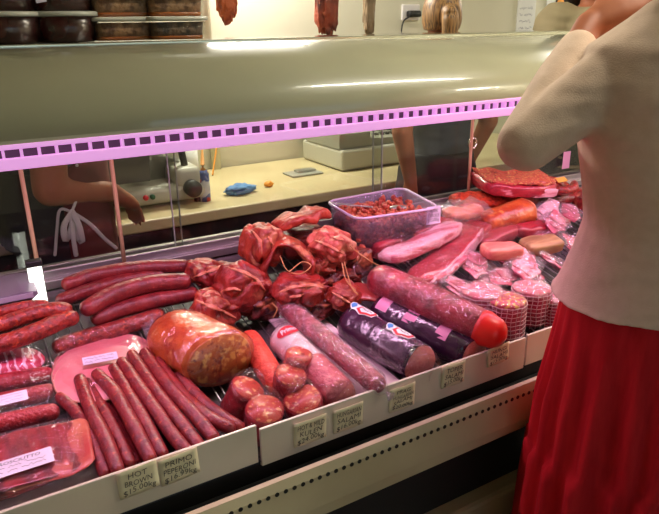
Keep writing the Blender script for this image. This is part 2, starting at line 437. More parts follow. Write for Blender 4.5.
# ================================================================== ROOM
X0, X1, YB, YW, ZC = -2.2, 4.6, -2.4, 2.75, 2.62
b = B(); box(b, (X0, YB, -.05), (X1, YW, 0)); struct('floor', b, FLOORM)
b = B(); box(b, (X0, YB, ZC), (X1, YW, ZC+.05)); struct('ceiling', b, CEILM)
b = B(); box(b, (X0, YW, 0), (X1, YW+.08, ZC)); struct('wall_back', b, WALLM)
b = B(); box(b, (X0-.08, YB, 0), (X0, YW, ZC)); struct('wall_left', b, WALLM)
b = B(); box(b, (X1, YB, 0), (X1+.08, YW, ZC)); struct('wall_right', b, WALLM)
b = B(); box(b, (X0, YB-.08, 0), (X1, YB, .7)); box(b, (X0, YB-.08, 2.2), (X1, YB, ZC)); box(b, (X0, YB-.08, .7), (-.8, YB, 2.2)); box(b, (2.6, YB-.08, .7), (X1, YB, 2.2)); struct('wall_front', b, WALLM)
b = B()
for x in (-.8, .88, 2.56): box(b, (x, YB-.06, .7), (x+.04, YB-.01, 2.2))
for z in (.7, 2.16): box(b, (-.8, YB-.06, z), (2.6, YB-.01, z+.04))
wf = struct('window_1', b, FIXT)
b = B(); box(b, (-.78, YB-.04, .72), (2.58, YB-.035, 2.18)); obj('pane', b, GLASS, wf, smooth=False)

def ceiling_light(x0, x1, y, label, m=CEILT):
    t = thing('ceiling_light', ((x0+x1)/2, y, ZC-.08), label, 'light', 'fluorescent battens on the ceiling')
    b = B(); box(b, (x0-.04, y-.045, ZC-.05), (x1+.04, y+.045, ZC), .006); obj('batten', b, FIXT, t, smooth=False)
    b = B(); cyl(b, (x0, y, ZC-.072), (x1, y, ZC-.072), .017); obj('tube', b, m, t)
    for x in (x0, x1):
        b = B(); box(b, (x-.012, y-.02, ZC-.095), (x+.012, y+.02, ZC-.05), .003); obj('lamp_holder', b, FIXT, t, smooth=False)
ceiling_light(.86, 2.5, .62, 'bare tube batten on the ceiling over the front of the counter')
ceiling_light(3.3, 4.5, -.9, 'added fill batten, out of view, on the ceiling over the customer floor')  # unseen lamp added to fill the customer side
for xa, lab in ((.66, 'tube batten on the back wall above the left half of the worktop'), (3.6, 'added fill batten on the back wall beyond the right end of the worktop')):  # left batten set by its hood-edge reflection, right one added for room light
    t = thing('wall_light', (xa+.4, YW-.05, 1.95), lab, 'light', 'tube battens on the back wall')
    b = B(); box(b, (xa, YW-.05, 1.92), (xa+.8, YW, 1.99), .006); obj('batten', b, FIXT, t, smooth=False)
    b = B(); cyl(b, (xa+.04, YW-.075, 1.955), (xa+.76, YW-.075, 1.955), .014); obj('tube', b, mat('wall_tube', (1, 1, 1, 1), .4, emit=(1, .95, .8, 1), estr=8), t)
    for x in (xa+.04, xa+.76):
        b = B(); box(b, (x-.012, YW-.095, 1.935), (x+.012, YW-.045, 1.975), .003); obj('lamp_holder', b, FIXT, t, smooth=False)

w = bpy.data.worlds.new('World'); sc.world = w; w.use_nodes = True
nt = w.node_tree
sky = nt.nodes.new('ShaderNodeTexSky'); sky.sky_type = 'HOSEK_WILKIE'; sky.sun_direction = V((.5, .6, .62)).normalized(); sky.turbidity = 4
nt.links.new(sky.outputs[0], nt.nodes['Background'].inputs[0]); nt.nodes['Background'].inputs[1].default_value = 6.5

# ================================================================== DISPLAY CASE
CXL, CXR = -1.0, 2.62
case = thing('display_case', (.8, 1.2, 0), 'long refrigerated butcher display case with cream curved hood and glass sliding doors at the back', 'display case')
# hood: closed section swept along x
prof = []
for i in range(25):
    a = math.radians(90+90*i/24)
    prof.append((1.25+.25*math.cos(a), 1.202+.118*math.sin(a)))
prof = [(1.52, 1.32)]+prof+[(1.0, 1.196), (1.012, 1.192), (1.012, 1.2), (1.5, 1.215), (1.52, 1.215)]
b = B(); loft(b, [[V((x, y, z)) for y, z in prof] for x in (CXL, CXR)])
hood = obj('hood', b, HOODM, case)
for p in hood.data.polygons:
    p.use_smooth = abs(p.normal.x) < .5 and p.normal.z > .02 and p.normal.y < -.001
b = B(); box(b, (CXL, 1.246, 1.3185), (CXR, 1.258, 1.3245), .002); o = obj('edge_trim', b, CHROME, case, smooth=False); o['label'] = 'polished metal edge along the top of the hood'
b = B(); box(b, (CXL, 1.262, 1.3185), (CXR, 1.52, 1.3235), .001); o = obj('top_shelf', b, mat('dark_gloss_shelf', S(120, 118, 104), .12, coat=1), case, smooth=False)
# louvre under the hood edge, tube light on it put in as glow
b = B()
box(b, (CXL, .998, 1.190), (CXR, 1.006, 1.197), .0015); box(b, (CXL, .997, 1.161), (CXR, 1.006, 1.178), .002)
x = CXL
while x < CXR:
    box(b, (x, .999, 1.176), (x+.0032, 1.012, 1.192)); x += .0236
o = obj('glow_louvre', b, LIP, case, smooth=False); o['label'] = 'pink slotted louvre strip, tube light on it put in as glow'
b = B(); box(b, (CXL, 1.013, 1.160), (CXR, 1.016, 1.2)); obj('louvre_backing', b, mat('louvre_back', S(92, 76, 86), .6), case, smooth=False)
b = B(); cyl(b, (CXL+.05, 1.06, 1.19), (CXR-.05, 1.06, 1.19), .012); obj('pink_tube', b, TUBEE, case)
# front below the trays
b = B(); box(b, (CXL, .862, .56), (CXR, .90, .636), .004); box(b, (CXL, .822, .588), (CXR, .861, .60), .004); o = obj('rubber_seal', b, BLACK, case, smooth=False)
b = B()
rings = [[V((x, y, z-.011)) for y, z in ((.80, .535), (.797, .56), (.797, .625), (.803, .642), (.810, .645), (.816, .638), (.820, .60), (.862, .595), (.862, .535))] for x in (CXL, CXR)]
loft(b, rings); bumper = obj('bumper', b, BUMP_, case, smooth=False); bumper['label'] = 'cream front rail with a row of round vent holes'
b = B(); x = CXL+.01
while x < CXR:
    cyl(b, (x, .7962, .611), (x, .80, .611), .0042, seg=10); x += .0165
obj('vent_holes', b, BLACK, bumper, smooth=False)
b = B(); box(b, (CXL, .87, .12), (CXR, .90, .56)); obj('lower_panel', b, DARK, case, smooth=False)
b = B(); box(b, (CXL, .83, .0), (CXR, .90, .335), .01); o = obj('kick_plate', b, BUMP_, case, smooth=False)
# floor liner, back rail
b = B()
pts = [(.872, .60), (.872, .635), (1.45, floor_z(1.45)-.012), (1.47, .80), (1.52, .80), (1.52, .56)]
loft(b, [[V((x, y, z)) for y, z in pts] for x in (CXL, CXR)]); obj('liner', b, DARKI, case, smooth=False)
b = B(); box(b, (CXL, 1.455, .80), (CXR, 1.525, .822), .003); box(b, (CXL, 1.47, .82), (CXR, 1.478, .84), .002); box(b, (CXL, 1.505, .82), (CXR, 1.52, .84), .002)
obj('door_rail', b, ALU, case, smooth=False)
b = B(); box(b, (CXL, 1.45, .0), (CXR, 1.52, .56)); obj('back_panel', b, DARK, case, smooth=False)
# sliding glass doors
xp = [CXL, .447, 1.046, 1.69, CXR]
for i in range(4):
    y = 1.483 if i % 2 else 1.495
    a, c = xp[i]-.012, xp[i+1]+.012
    b = B(); box(b, (a, y, .83), (c, y+.005, 1.215)); d = obj('sliding_door', b, GLASS, case, smooth=False)
    for q in (a, c-.0022):
      b = B(); box(b, (q, y-.0005, .83), (q+.0022, y+.0055, 1.215))
      obj('door_edge', b, mat('glass_edge', S(150, 160, 150), .3), d, smooth=False)
    if i >= 2:
        hx, hz = (AY(483, 128, y).x, AY(483, 128, y).z) if i == 3 else (AY(472, 143, y).x, AY(472, 143, y).z)
        if i == 3: hx = max(hx, a+.04)
        b = B(); tube(b, [V((hx+.016*math.cos(k*PI/10), y-.003, hz+.016*math.sin(k*PI/10))) for k in range(21)], .0035, 8, ends='flat'); obj('finger_pull', b, CHROME, d)
# dowel uprights
for (px, py, lab) in ((38, 268, 'leftmost upright wooden dowel, standing over the glowing white tube lamp'), (124, 263, 'upright wooden dowel in front of the staff member in a red apron'), (467, 194, 'rightmost upright wooden dowel, left of the herb crusted slab')):
    p = AY(px, py, 1.468); b = B(); cyl(b, (p.x, 1.463, .823), (p.x, 1.463, 1.2), .0048, seg=10)
    tag(obj('wooden_dowel', b, WOOD), lab, 'dowel', 'dowel uprights at the back of the case')
# twin tube lamp
p = AY(38, 288, 1.36)
lt = thing('tube_lamp', (p.x, 1.36, p.z-.05), 'glowing white upright twin tube lamp at the left end of the case', 'lamp')
for s in (-1, 1):
    b = B(); tube(b, [V((p.x+s*.007, 1.36, p.z-.045)), V((p.x+s*.007, 1.36, p.z+.048))], .0068, 12); obj('tube', b, WTUBE, lt)
b = B(); box(b, (p.x-.016, 1.35, p.z+.048), (p.x+.016, 1.37, p.z+.062), .003); o = obj('cap', b, BLACK, lt, smooth=False); o['label'] = 'black end cap'
# tray reflection in the end glass, built as a solid wedge at far left
a_, c_ = AY(-14, 302, 1.33), AY(36, 286, 1.33)
gt = thing('tray_reflection', (a_.x-.1, 1.33, a_.z), 'mauve grey wedge for a tray reflection at the left edge below the first dowel', 'tray')
b = B(); loft(b, [[V((x, 1.30, z0)), V((x, 1.42, z0)), V((x, 1.42, z1)), V((x, 1.30, z1))] for x, z0, z1 in ((a_.x-.3, a_.z-.05, a_.z+.012), (a_.x, a_.z-.04, a_.z+.012), (c_.x-.03, c_.z-.028, c_.z+.004), (c_.x, c_.z-.006, c_.z+.0))])
obj('body', b, GREYT, gt, smooth=False)
b = B(); box(b, (a_.x-.3, 1.294, a_.z+.004), (c_.x-.01, 1.30, a_.z+.013)); obj('rim', b, mat('tray_reflection_rim', S(160, 148, 164), .4), gt, smooth=False)

# trays
def disp_tray(x0, x1, dz, lab):
    t = thing('display_tray', ((x0+x1)/2, .87, .64), lab, 'tray', 'white fronted trays in the case')
    b = B(); box(b, (x0, .855, .637+dz), (x1, .861, .712+dz), .0015); box(b, (x0, .861, .637+dz), (x1, .885, .641+dz)); obj('front_panel', b, TRAYW, t, smooth=False)
    b = B(); n = int((x1-x0)/.026)
    for i in range(n+1):
        x = x0+.004+(x1-x0-.008)*i/n
        cyl(b, (x, .885, floor_z(.885)-.004), (x, 1.44, floor_z(1.44)-.004), .0018, seg=6)
    for y in (.9, 1.07, 1.24, 1.42): cyl(b, (x0, y, floor_z(y)-.0075), (x1, y, floor_z(y)-.0075), .0022, seg=6)
    obj('wire_rack', b, WIRE, t)
disp_tray(CXL, .358, 0.003, 'left tray with cream front panel, holding the thin red sausages')
disp_tray(.364, 1.0, -.008, 'middle tray with cream front panel, holding rolls and salamis')
disp_tray(1.004, CXR, -.004, 'right tray with cream front panel, holding the netted rounds')

# price tickets on the tray fronts
def ticket(px0, py0, px1, py1, lines, lab, tilt=0, ypl=.853):
    a = AY(px0, py0, ypl); c = AY(px1, py1, ypl); w_, h_ = abs(c.x-a.x), None
    ctr = AY((px0+px1)/2, (py0+py1)/2, ypl)
    return ctr, w_
def price(px, py, w_, h_, lines, lab, tilt=0):
    c = AY(px, py, .852)
    M = Matrix.Translation(c) @ Matrix.Rotation(PI/2+math.radians(4), 4, 'X') @ Matrix.Rotation(math.radians(tilt), 4, 'Z')
    t = thing('price_ticket', c-V((0, 0, h_/2)), lab, 'price ticket', 'handwritten price tickets on the tray fronts')
    b = B(); 
    for i in range(9):
        pass
    g = []
    nx, ny = 8, 6
    for k in (0, .0007):
        g.append([[b.verts.new(M @ V((w_*(i/nx-.5), h_*(j/ny-.5), k+.002*(1-j/ny)**2+.0012*math.sin(3*i/nx)))) for j in range(ny+1)] for i in range(nx+1)])
    for k in (0, 1):
        for i in range(nx):
            for j in range(ny): b.faces.new((g[k][i][j], g[k][i+1][j], g[k][i+1][j+1], g[k][i][j+1]))
    for i in range(nx):
        for j in (0, ny): b.faces.new((g[0][i][j], g[0][i+1][j], g[1][i+1][j], g[1][i][j]))
    for j in range(ny):
        for i in (0, nx): b.faces.new((g[0][i][j], g[0][i][j+1], g[1][i][j+1], g[1][i][j]))
    obj('card', b, TAGM, t)
    M2 = M @ Matrix.Translation((0, 0, .0042))
    obj('lettering', text_bm(lines, w_*.86, h_*.84, M2, shear=.1, jitter=.004, bold=-.002), mat('pen_ink', S(66, 62, 62), .6), t, smooth=False)
price(138, 479, .062, .050, ['HOT', 'BROWN', '$15.00kg'], 'cream price ticket reading HOT BROWN $15.00kg on the left tray front', 2)
price(179, 466, .064, .050, ['PRIMO', 'PEPERONI', '$16.99kg'], 'cream price ticket reading PRIMO PEPERONI $16.99kg on the left tray front', 3)
price(310, 430, .066, .050, ['HOT & MILD', 'KULEN', '$24.00kg'], 'cream price ticket reading HOT & MILD KULEN $24.00kg below the cut kulen pieces')
price(348, 417, .064, .050, ['HUNGARIAN', 'SALAMI', '$16.00kg'], 'cream price ticket reading HUNGARIAN SALAMI $16.00kg below the white wrapped roll')
price(402, 397, .060, .052, ['PRAG', 'HUNGARIAN', 'SALAMI', '$20.00kg'], 'cream price ticket of four lines starting PRAG below the purple roll')
price(453, 374, .060, .050, ['TOPER', 'SALAMI', '$15.00kg'], 'cream price ticket reading TOPER SALAMI below the gap between two purple rolls')
price(498, 354, .060, .044, ['HUNGI', 'SALAMI', '$15.00kg'], 'rightmost cream price ticket, below the red capped salami', 4)

# ================================================================== MEATS
def sausage(name, pts, h, wpx, m, lab, cat='sausage', group=None, n=20, wob=.06, ends='round', seed=0, flat=1, parent=None, taper=None):
    P = [T(*p, h if not isinstance(h, (list, tuple)) else h[i]) for i, p in enumerate(pts)]
    path = smooth_path(P, n); r = wpx/2*mpp(P[len(P)//2])
    rf = (lambda u: r*taper(u)) if taper else (lambda u: r*(.9+.1*math.sin(PI*u)**.5))
    b = B(); tube(b, path, rf, 16, ends=ends, wob=wob, seed=seed, flat=flat)
    o = obj(name, b, m, parent)
    if parent is None: tag(o, lab, cat, group)
    return o, path, r

# thin red sausages (bundle)
cabs = [([(61, 397), (78, 414), (93, 441), (106, 474)], .040, 'shortest of the thin sticks, lying apart at the far left of the bundle'),
        ([(93, 384), (109, 411), (123, 437), (136, 464)], .030, 'thin stick tucked under the leftmost pair of raised sticks'),
        ([(120, 384), (141, 416), (156, 448), (160, 457)], .030, 'thin stick half hidden under the middle of the bundle'),
        ([(80, 379), (90, 408), (105, 438), (118, 470)], .052, 'thin stick second from the left end of the bundle'),
        ([(97, 374), (115, 393), (132, 423), (150, 458)], .056, 'thin stick third along from the left, its tip against the ham slices'),
        ([(114, 368), (132, 399), (147, 426), (162, 454)], .050, 'thin stick with a tip just below the label on the ham slices'),
        ([(122, 362), (152, 405), (172, 434), (186, 450)], .056, 'thin stick in the middle of the bundle, over the second ticket'),
        ([(132, 355), (156, 391), (181, 423), (199, 446)], .052, 'thin stick right of the middle of the bundle'),
        ([(145, 353), (167, 384), (192, 412), (213, 437)], .056, 'long thin stick whose tip reaches up beside the orange smoked ham'),
        ([(158, 362), (181, 394), (206, 416), (230, 428)], .052, 'thin stick curving right, second from the right end of the bundle'),
        ([(179, 377), (202, 402), (225, 419), (239, 427)], .044, 'rightmost thin stick of the bundle, nearest the tray corner'),
        ([(88, 383), (104, 411), (118, 437), (130, 464)], .040, 'thin stick squeezed between the two leftmost raised sticks of the bundle'),
        ([(132, 372), (150, 392), (170, 420), (176, 436)], .036, 'thin stick showing only in the gap at the middle of the bundle')]
for i, (pts, h, lab) in enumerate(cabs):
    sausage('thin_sausage', pts, h, 14.4, CAB, lab, 'sausage', 'thin red sausages at the front left', seed=i, wob=.1)

# coarse chorizo links at far left
for i, (pts, h, wpx, lab) in enumerate([
    ([(-40, 333), (0, 325), (30, 315), (56, 310), (66, 310)], .095, 16, 'upper coarse red link of the pair ending at the left edge'),
    ([(-40, 352), (0, 344), (38, 331), (62, 320), (72, 318)], .085, 18, 'lower and nearest coarse red link at the left edge, above the marbled pack'),
    ([(-40, 322), (0, 312), (24, 307), (44, 305)], .100, 12, 'coarse red link furthest back at the left edge, below the grey tray reflection')]):
    sausage('chorizo_link', pts, h, wpx, CHO, lab, 'sausage', 'coarse red links at the left edge', seed=20+i, wob=.12)
# thick smooth sausages
for i, (pts, h, wpx, lab) in enumerate([
    ([(68, 284), (95, 275), (140, 268), (184, 266)], .065, 15, 'thick dark sausage at the back of the pile of four, against the rail'),
    ([(62, 300), (90, 290), (125, 280), (160, 274)], .05, 14, 'thick dark sausage showing between the two upper ones of the pile'),
    ([(88, 308), (114, 294), (150, 284), (184, 281)], .085, 18, 'thick dark sausage at the front top of the pile, its blunt end at left'),
    ([(98, 318), (125, 308), (158, 300), (192, 294)], .055, 17, 'thick dark sausage lowest at the front of the pile of four')]):
    sausage('thick_sausage', pts, h, wpx, SAU, lab, 'sausage', 'thick dark sausages piled at the back left', seed=30+i, wob=.05)

def film_tube(path, r, parent, seed=0, m=FILM, tail0=.0, tail1=.0, wob=.16, k=1.07, name='plastic_wrap'):
    P = list(path); d0 = (P[0]-P[1]).normalized(); d1 = (P[-1]-P[-2]).normalized()
    n = len(P); pre = []; post = []
    def rf(u): return r*k
    b = B()
    ext0 = [P[0]+d0*(r*.9), ] if tail0 else []
    Q = []; Rr = []
    if tail0:
        for s, q in ((1, .5), (.72, .25), (.4, .14), (.15, .35)): Q.append(P[0]+d0*(r+tail0*s)); Rr.append(q*.8)
    Q.append(P[0]+d0*r*.9); Rr.append(.55)
    for p in P: Q.append(p); Rr.append(1)
    Q.append(P[-1]+d1*r*.9); Rr.append(.55)
    if tail1:
        for s, q in ((.15, .35), (.4, .14), (.72, .25), (1, .5)): Q.append(P[-1]+d1*(r+tail1*s)); Rr.append(q*.8)
    nn = len(Q)-1
    tube(b, Q, lambda u: r*k*Rr[min(nn, int(round(u*nn)))], 20, ends='flat', wob=wob, seed=seed)
    return obj(name, b, m, parent)
def slant(bm, seg, c, d, n_):
    bm.verts.ensure_lookup_table()
    for v in bm.verts[-seg:]:
        v.co = v.co-d*((v.co-c).dot(n_)/d.dot(n_))
def wrapped(name, pts, h, wpx, m, lab, cat, group=None, face=None, film=FILM, t0=0, t1=0, wob=.06, seed=0, flat=1, wrap=True, facem=CUT, k=1.05, sl=.45):
    P = [T(*p, h) for p in pts]; mid = P[len(P)//2]; r = wpx/2*mpp(mid)
    root = thing(name, V((mid.x, mid.y, floor_z(mid.y))), lab, cat, group)
    path = smooth_path(P, 18)
    b = B()
    if face: tube(b, path, lambda u: r*(.82 if u < .02 else 1), 24, ends='flat', wob=wob, seed=seed, flat=flat)
    else: tube(b, path, lambda u: r*(.93+.07*math.sin(PI*u)**.5), 20, wob=wob, seed=seed, flat=flat)
    d = (path[-1]-path[-2]).normalized(); n_ = (d+(CAM-path[-1]).normalized()*sl).normalized()
    if face: slant(b, 24, path[-1], d, n_)
    obj('body', b, m, root)
    if face:
        b = B(); tube(b, [path[-1]-d*.002, path[-1]+d*.0015], lambda u: r*(.97-.03*u), 24, ends='flat', flat=flat, wob=wob, seed=seed)
        for v in b.verts: v.co = v.co-d*((v.co-path[-1]).dot(n_)/d.dot(n_)-(.0015 if (v.co-path[-1]).dot(d) > 0 else -.002))
        obj('cut_face', b, facem, root)
    if wrap: film_tube(path, r, root, seed, film, t0, t1, k=k)
    return root, path, r

# vacuum pack of three dry sausages, far left
M, L = frame2(T(-45, 412, .03), T(62, 393, .03))
t = thing('salami_pack', T(10, 402, 0), 'clear pack of three dark red sausages with white label at the left edge', 'meat pack')
for (a, c) in (((-40, 391), (46, 375)), ((-40, 411), (48, 392)), ((-40, 432), (52, 412))):
    sausage('salami', [a, c], .032, 19, SAL, '', parent=t, seed=a[1], wob=.05)
obj('plastic_wrap', pillow(M, L, .118, .046, seed=3, p=6), FILM, t)
Ml = frame2(T(-14, 406, .05), T(27, 396, .05))[0] @ Matrix.Translation((0, .0, .0035))
flat_label(t, Ml, .066, .026, ['~xxx xxxxxx', '~xxxx xxxx xxx', '~xxxx  xxxxx'])
# marbled rounds pack
t = thing('bacon_round_pack', T(10, 360, 0), 'clear pack of pink and white marbled rounds above the dark red sausage pack', 'meat pack')
MARB = mat('marbled_round', S(206, 50, 84), .35, kind='wave', c2=S(240, 190, 204), n=(22, .72, .86), coat=.4)
for px in (-22, -4, 12, 26):
    c = T(px, 364-px*.15, .04); b = B()
    Mx = Matrix.Translation(c) @ Euler((math.radians(14), math.radians(12), 0)).to_matrix().to_4x4()
    tube(b, [Mx @ V((0, 0, -.004)), Mx @ V((0, 0, .004))], .033, 24, ends='flat', wob=.1, seed=px, up=V((1, 0, 0))); obj('meat_slice', b, MARB, t)
M, L = frame2(T(-40, 372, .035), T(40, 358, .035)); obj('plastic_wrap', pillow(M, L, .09, .04, seed=9, p=5, wr=.003), FILM, t)
# wrapped red sausage behind the ham slices
wrapped('wrapped_sausage', [(60, 346), (95, 335), (140, 322), (158, 316)], .035, 17, CHO, 'red sausage in clear wrap lying behind the sliced ham pack', 'sausage', t0=.02, film=FILM, seed=51)

# sliced ham pack
t = thing('sliced_ham_pack', T(100, 368, 0), 'clear pack of fanned pink ham slices with white label', 'meat pack')
for i, (px, py, rx, h) in enumerate([(97, 359, 40, .018), (116, 355, 36, .024), (99, 363, 42, .030), (115, 361, 37, .036), (98, 369, 43, .042), (99, 375, 43, .048)]):
    c = T(px, py, h); r = rx*mpp(c); b = B()
    rings = []
    for rr, zz in ((.02, -.002), (1, -.002), (1.02, .0), (.985, .0022), (.02, .0026)):
        rings.append([c+V((math.cos(2*PI*k/40)*r*rr*(1+.05*MN.noise(V((math.cos(2*PI*k/40)*1.5, math.sin(2*PI*k/40)*1.5, i)))), math.sin(2*PI*k/40)*r*rr*.86, 0))+TN*zz+V((0, 0, SL*math.sin(2*PI*k/40)*r*rr*.86)) for k in range(40)])
    loft(b, rings); b.faces.ensure_lookup_table()
    for fi, fc_ in enumerate(b.faces):
        if 40 <= fi < 120: fc_.material_index = 1
    obj('ham_slice', b, [HAM, HAMR], t)
M, L = frame2(T(50, 384, .03), T(152, 357, .03)); obj('plastic_wrap', pillow(M, L, .155, .05, seed=14, p=5, wr=.002), clearmat('tight_film', rough=.12, base=.05, gain=.4, bump=(20, .4)), t)
Ml = frame2(T(82, 362, .060), T(118, 355, .060))[0]
flat_label(t, Ml, .062, .022, ['~xxxxxx xxx xxx', '~xxx xx xxxxx'])

# sliced cured ham pack at the front corner
t = thing('cured_meat_pack', T(40, 462, 0), 'flat clear pack of deep red cured slices with white label in the front left corner', 'meat pack')
M, L = frame2(T(-75, 488, .035), T(96, 446, .035))
for i in range(6):
    u = -.36+.12*i
    Mi = M @ Matrix.Translation((L*u*.6+.01, 0, -.003+.003*i)) @ Matrix.Rotation(math.radians(-4), 4, 'Y')
    obj('cured_slice', slab(Mi, .14, .118, .003, seed=i, wob=.004, rnd=.55), PRO if i < 5 else PROF, t)
obj('cured_slice', slab(M @ Matrix.Translation((L*.0-.012, 0, .016)), .185, .116, .003, seed=8, wob=.004, rnd=.5), PRO, t)
obj('plastic_wrap', pillow(M, L, .150, .044, seed=5, p=6, wr=.003), FILM, t)
obj('backing_board', slab(M @ Matrix.Translation((0, 0, -.018)), L*.98, .15, .002, wob=0, rnd=.2), mat('silver_card', S(190, 170, 186), .35, metal=.4), t)
Ml = frame2(T(-12, 474, .06), T(48, 455, .06))[0]
flat_label(t, Ml, .098, .032, ['PROSCIUTTO', '~xxxx xxx xxxxx', '~xxx xx xxxxx'])

# big orange smoked ham with cut face
P0, P1 = T(188, 322, .075), T(220, 360, .062)
t = thing('smoked_ham', T(205, 350, 0), 'large orange smoked ham half in clear wrap, cut face to the front', 'ham')
fc = T(221, 361, .058)
d = V((.42, -.88, -.19)).normalized(); s = d.cross(V((0, 0, 1))).normalized(); wv = s.cross(d)
Lh = .17; nf = (d+(CAM-fc).normalized()*.65).normalized()
b = B(); rings = []
for i in range(19):
    u = i/18
    k = max(.06, (1-(1-min(1, u/.55))**2.4)**.5)*(1 if u < .55 else 1+.04*((u-.55)/.45)**2)
    c = fc-d*(Lh*(1-u))
    rg = [c+s*(math.cos(a)*.072*k*(1+.06*MN.noise(c*20+V((a, 0, 0)))))+wv*(math.copysign(abs(math.sin(a))**.85, math.sin(a))*(.056 if math.sin(a) > 0 else .044)*k*(1+.08*MN.noise(c*18+V((0, math.cos(a), math.sin(a)))))) for a in [2*PI*q/40 for q in range(40)]]
    w_ = u**3
    rings.append([p-d*(w_*(p-c).dot(nf)/d.dot(nf)) for p in rg])
loft(b, rings); obj('body', b, ORSK, t)
last = rings[-1]; cc = sum(last, V())/len(last)
b = B(); loft(b, [[cc+(p-cc)*.90+nf*.0005 for p in last], [cc+(p-cc)*.86+nf*.004 for p in last], [cc+(p-cc)*.3+nf*.005 for p in last]]); obj('cut_face', b, HAMCUT, t)
b = B(); R2 = []
for i, rg in enumerate(rings):
    c = sum(rg, V())/len(rg); R2.append([c+(p-c)*(1.03+.05*MN.noise(p*45))+V((0, 0, .002)) for p in rg])
R2.append([cc+(p-cc)*(.85+.2*MN.noise(p*50))+nf*(.012+.008*MN.noise(p*60)) for p in last]); R2.append([cc+(p-cc)*.2+nf*.012 for p in last])
loft(b, R2); obj('plastic_wrap', b, clearmat('taut_film', rough=.12, base=.05, gain=.4, bump=(26, .6)), t)
# loose tail of its wrap at left
pa, pb = T(147, 322, .06), T(168, 372, .045)
M, L = frame2(pa, pb, V((-.5, -.6, .5)).normalized())
b = B(); g = [[b.verts.new(M @ V((L*(i/16-.5), .03*(j/8-.5), .012*MN.noise(V((i*.35, j*.5, 2)))))) for j in range(9)] for i in range(17)]
for i in range(16):
    for j in range(8): b.faces.new((g[i][j], g[i+1][j], g[i+1][j+1], g[i][j+1]))
o = obj('wrap_tail', b, FILMW, t); md = o.modifiers.new('s', 'SOLIDIFY'); md.thickness = .0006

# smoked pork pieces heap
def meat(name, px, py, wpx, hpx, h, m, lab, seed, rot=(0, 0, 0), cat='smoked meat', group='smoked pork pieces heaped in the middle', amp=.26, pw=.72, crease=.14, depth=None, freq=1.25, seams=()):
    c = T(px, py, h); k = mpp(c)
    sx, sz = wpx/2*k, hpx/2*k
    b = lump(c, (sx, (depth or (sx+sz)/2), sz), seed, amp, freq, rot, 5, pw, crease, .022)
    bv = BVHTree.FromBMesh(b); seam = []
    for sm_ in seams:
        Q = smooth_path([V((x_, y_, 0)) for x_, y_ in sm_], 18); hits = []
        for q in Q:
            hit = bv.ray_cast(CAM, ray(q.x, q.y).normalized())
            if hit[0] is not None: hits.append(hit[0]+hit[1]*.0004)
        if len(hits) > 5: seam.append(hits)
    o = obj(name, b, m)
    for hits in seam:
        g = B(); tube(g, hits, lambda u: .0012+.0042*math.sin(PI*u)**.7, 8, flat=.35, up=V((0, -.6, .8)), wob=.3); so = obj('fat_seam', g, FATM, o); so['label'] = 'pale orange fat seam'
    return tag(o, lab, cat, group)
meat('smoked_pork', 211, 274, 50, 30, .06, MEAT1, 'red smoked pork slab at the back, right of the thick sausages', 1, (.2, .3, .5), amp=.2, seams=[[(194, 277), (206, 272), (218, 268), (227, 263)]])
meat('smoked_pork', 242, 287, 56, 48, .075, MEAT1, 'largest red smoked pork piece with a pale seam of fat, behind the orange ham', 2, (.3, .5, .2), amp=.18, depth=.05, seams=[[(229, 268), (243, 272), (256, 279), (266, 291)], [(220, 292), (232, 288), (241, 290)]])
meat('smoked_rib', 214, 308, 48, 34, .055, MEAT2, 'smoked rib piece with pale fat between the thick sausages and the orange ham', 3, (.2, .4, .3), seams=[[(196, 300), (210, 306), (224, 311), (236, 318)], [(203, 296), (212, 292), (222, 296)]])
meat('smoked_pork', 262, 246, 36, 44, .13, MEAT2, 'upright smoked pork piece topping the heap at the back', 4, (.1, .2, .3), amp=.25, seams=[[(252, 230), (260, 240), (262, 254)], [(268, 236), (273, 246), (270, 256)]])
meat('smoked_pork', 302, 289, 58, 30, .08, MEAT1, 'flat smoked red piece at the front of the heap, above the long netted salami', 6, (.2, .15, .2), seams=[[(278, 293), (294, 287), (312, 285), (324, 288)], [(290, 297), (304, 294)]])
meat('smoked_knuckle', 332, 246, 52, 34, .125, MEAT4, 'pale pinkish smoked knuckle with string, left of the plastic tub', 7, (.1, .5, .4), seams=[[(314, 240), (328, 245), (344, 254)], [(330, 236), (344, 240)]])
meat('smoked_pork', 322, 265, 28, 18, .09, MEAT2, 'small smoked lump under the pale knuckle', 9, (.1, .2, .3))
meat('smoked_rib', 344, 296, 40, 26, .06, MEAT2, 'small smoked rib end with yellow fat, behind the purple roll', 10, (.3, .2, .6), seams=[[(332, 292), (342, 297), (352, 304)]])
meat('smoked_pork', 318, 307, 34, 22, .04, MEAT3, 'dark smoked piece low in the heap beside the long salami tip', 11, (.1, .1, .3))
meat('smoked_pork', 340, 278, 40, 18, .05, MEAT3, 'dark smoked piece in the shade below the pale knuckle', 12, (.1, .2, .0))
meat('smoked_pork', 262, 306, 40, 30, .03, MEAT3, 'dark smoked piece at the bottom of the heap, above the white roll', 13, (.1, .2, .0))
meat('smoked_pork', 300, 240, 56, 32, .06, MEAT3, 'dark smoked piece inside the heap behind the arched rib', 14, (.1, .0, .0), amp=.2)
meat('smoked_pork', 355, 262, 34, 30, .06, MEAT3, 'dark smoked piece between the pale knuckle and the wrapped slabs', 15, (.1, .0, .4), amp=.2)
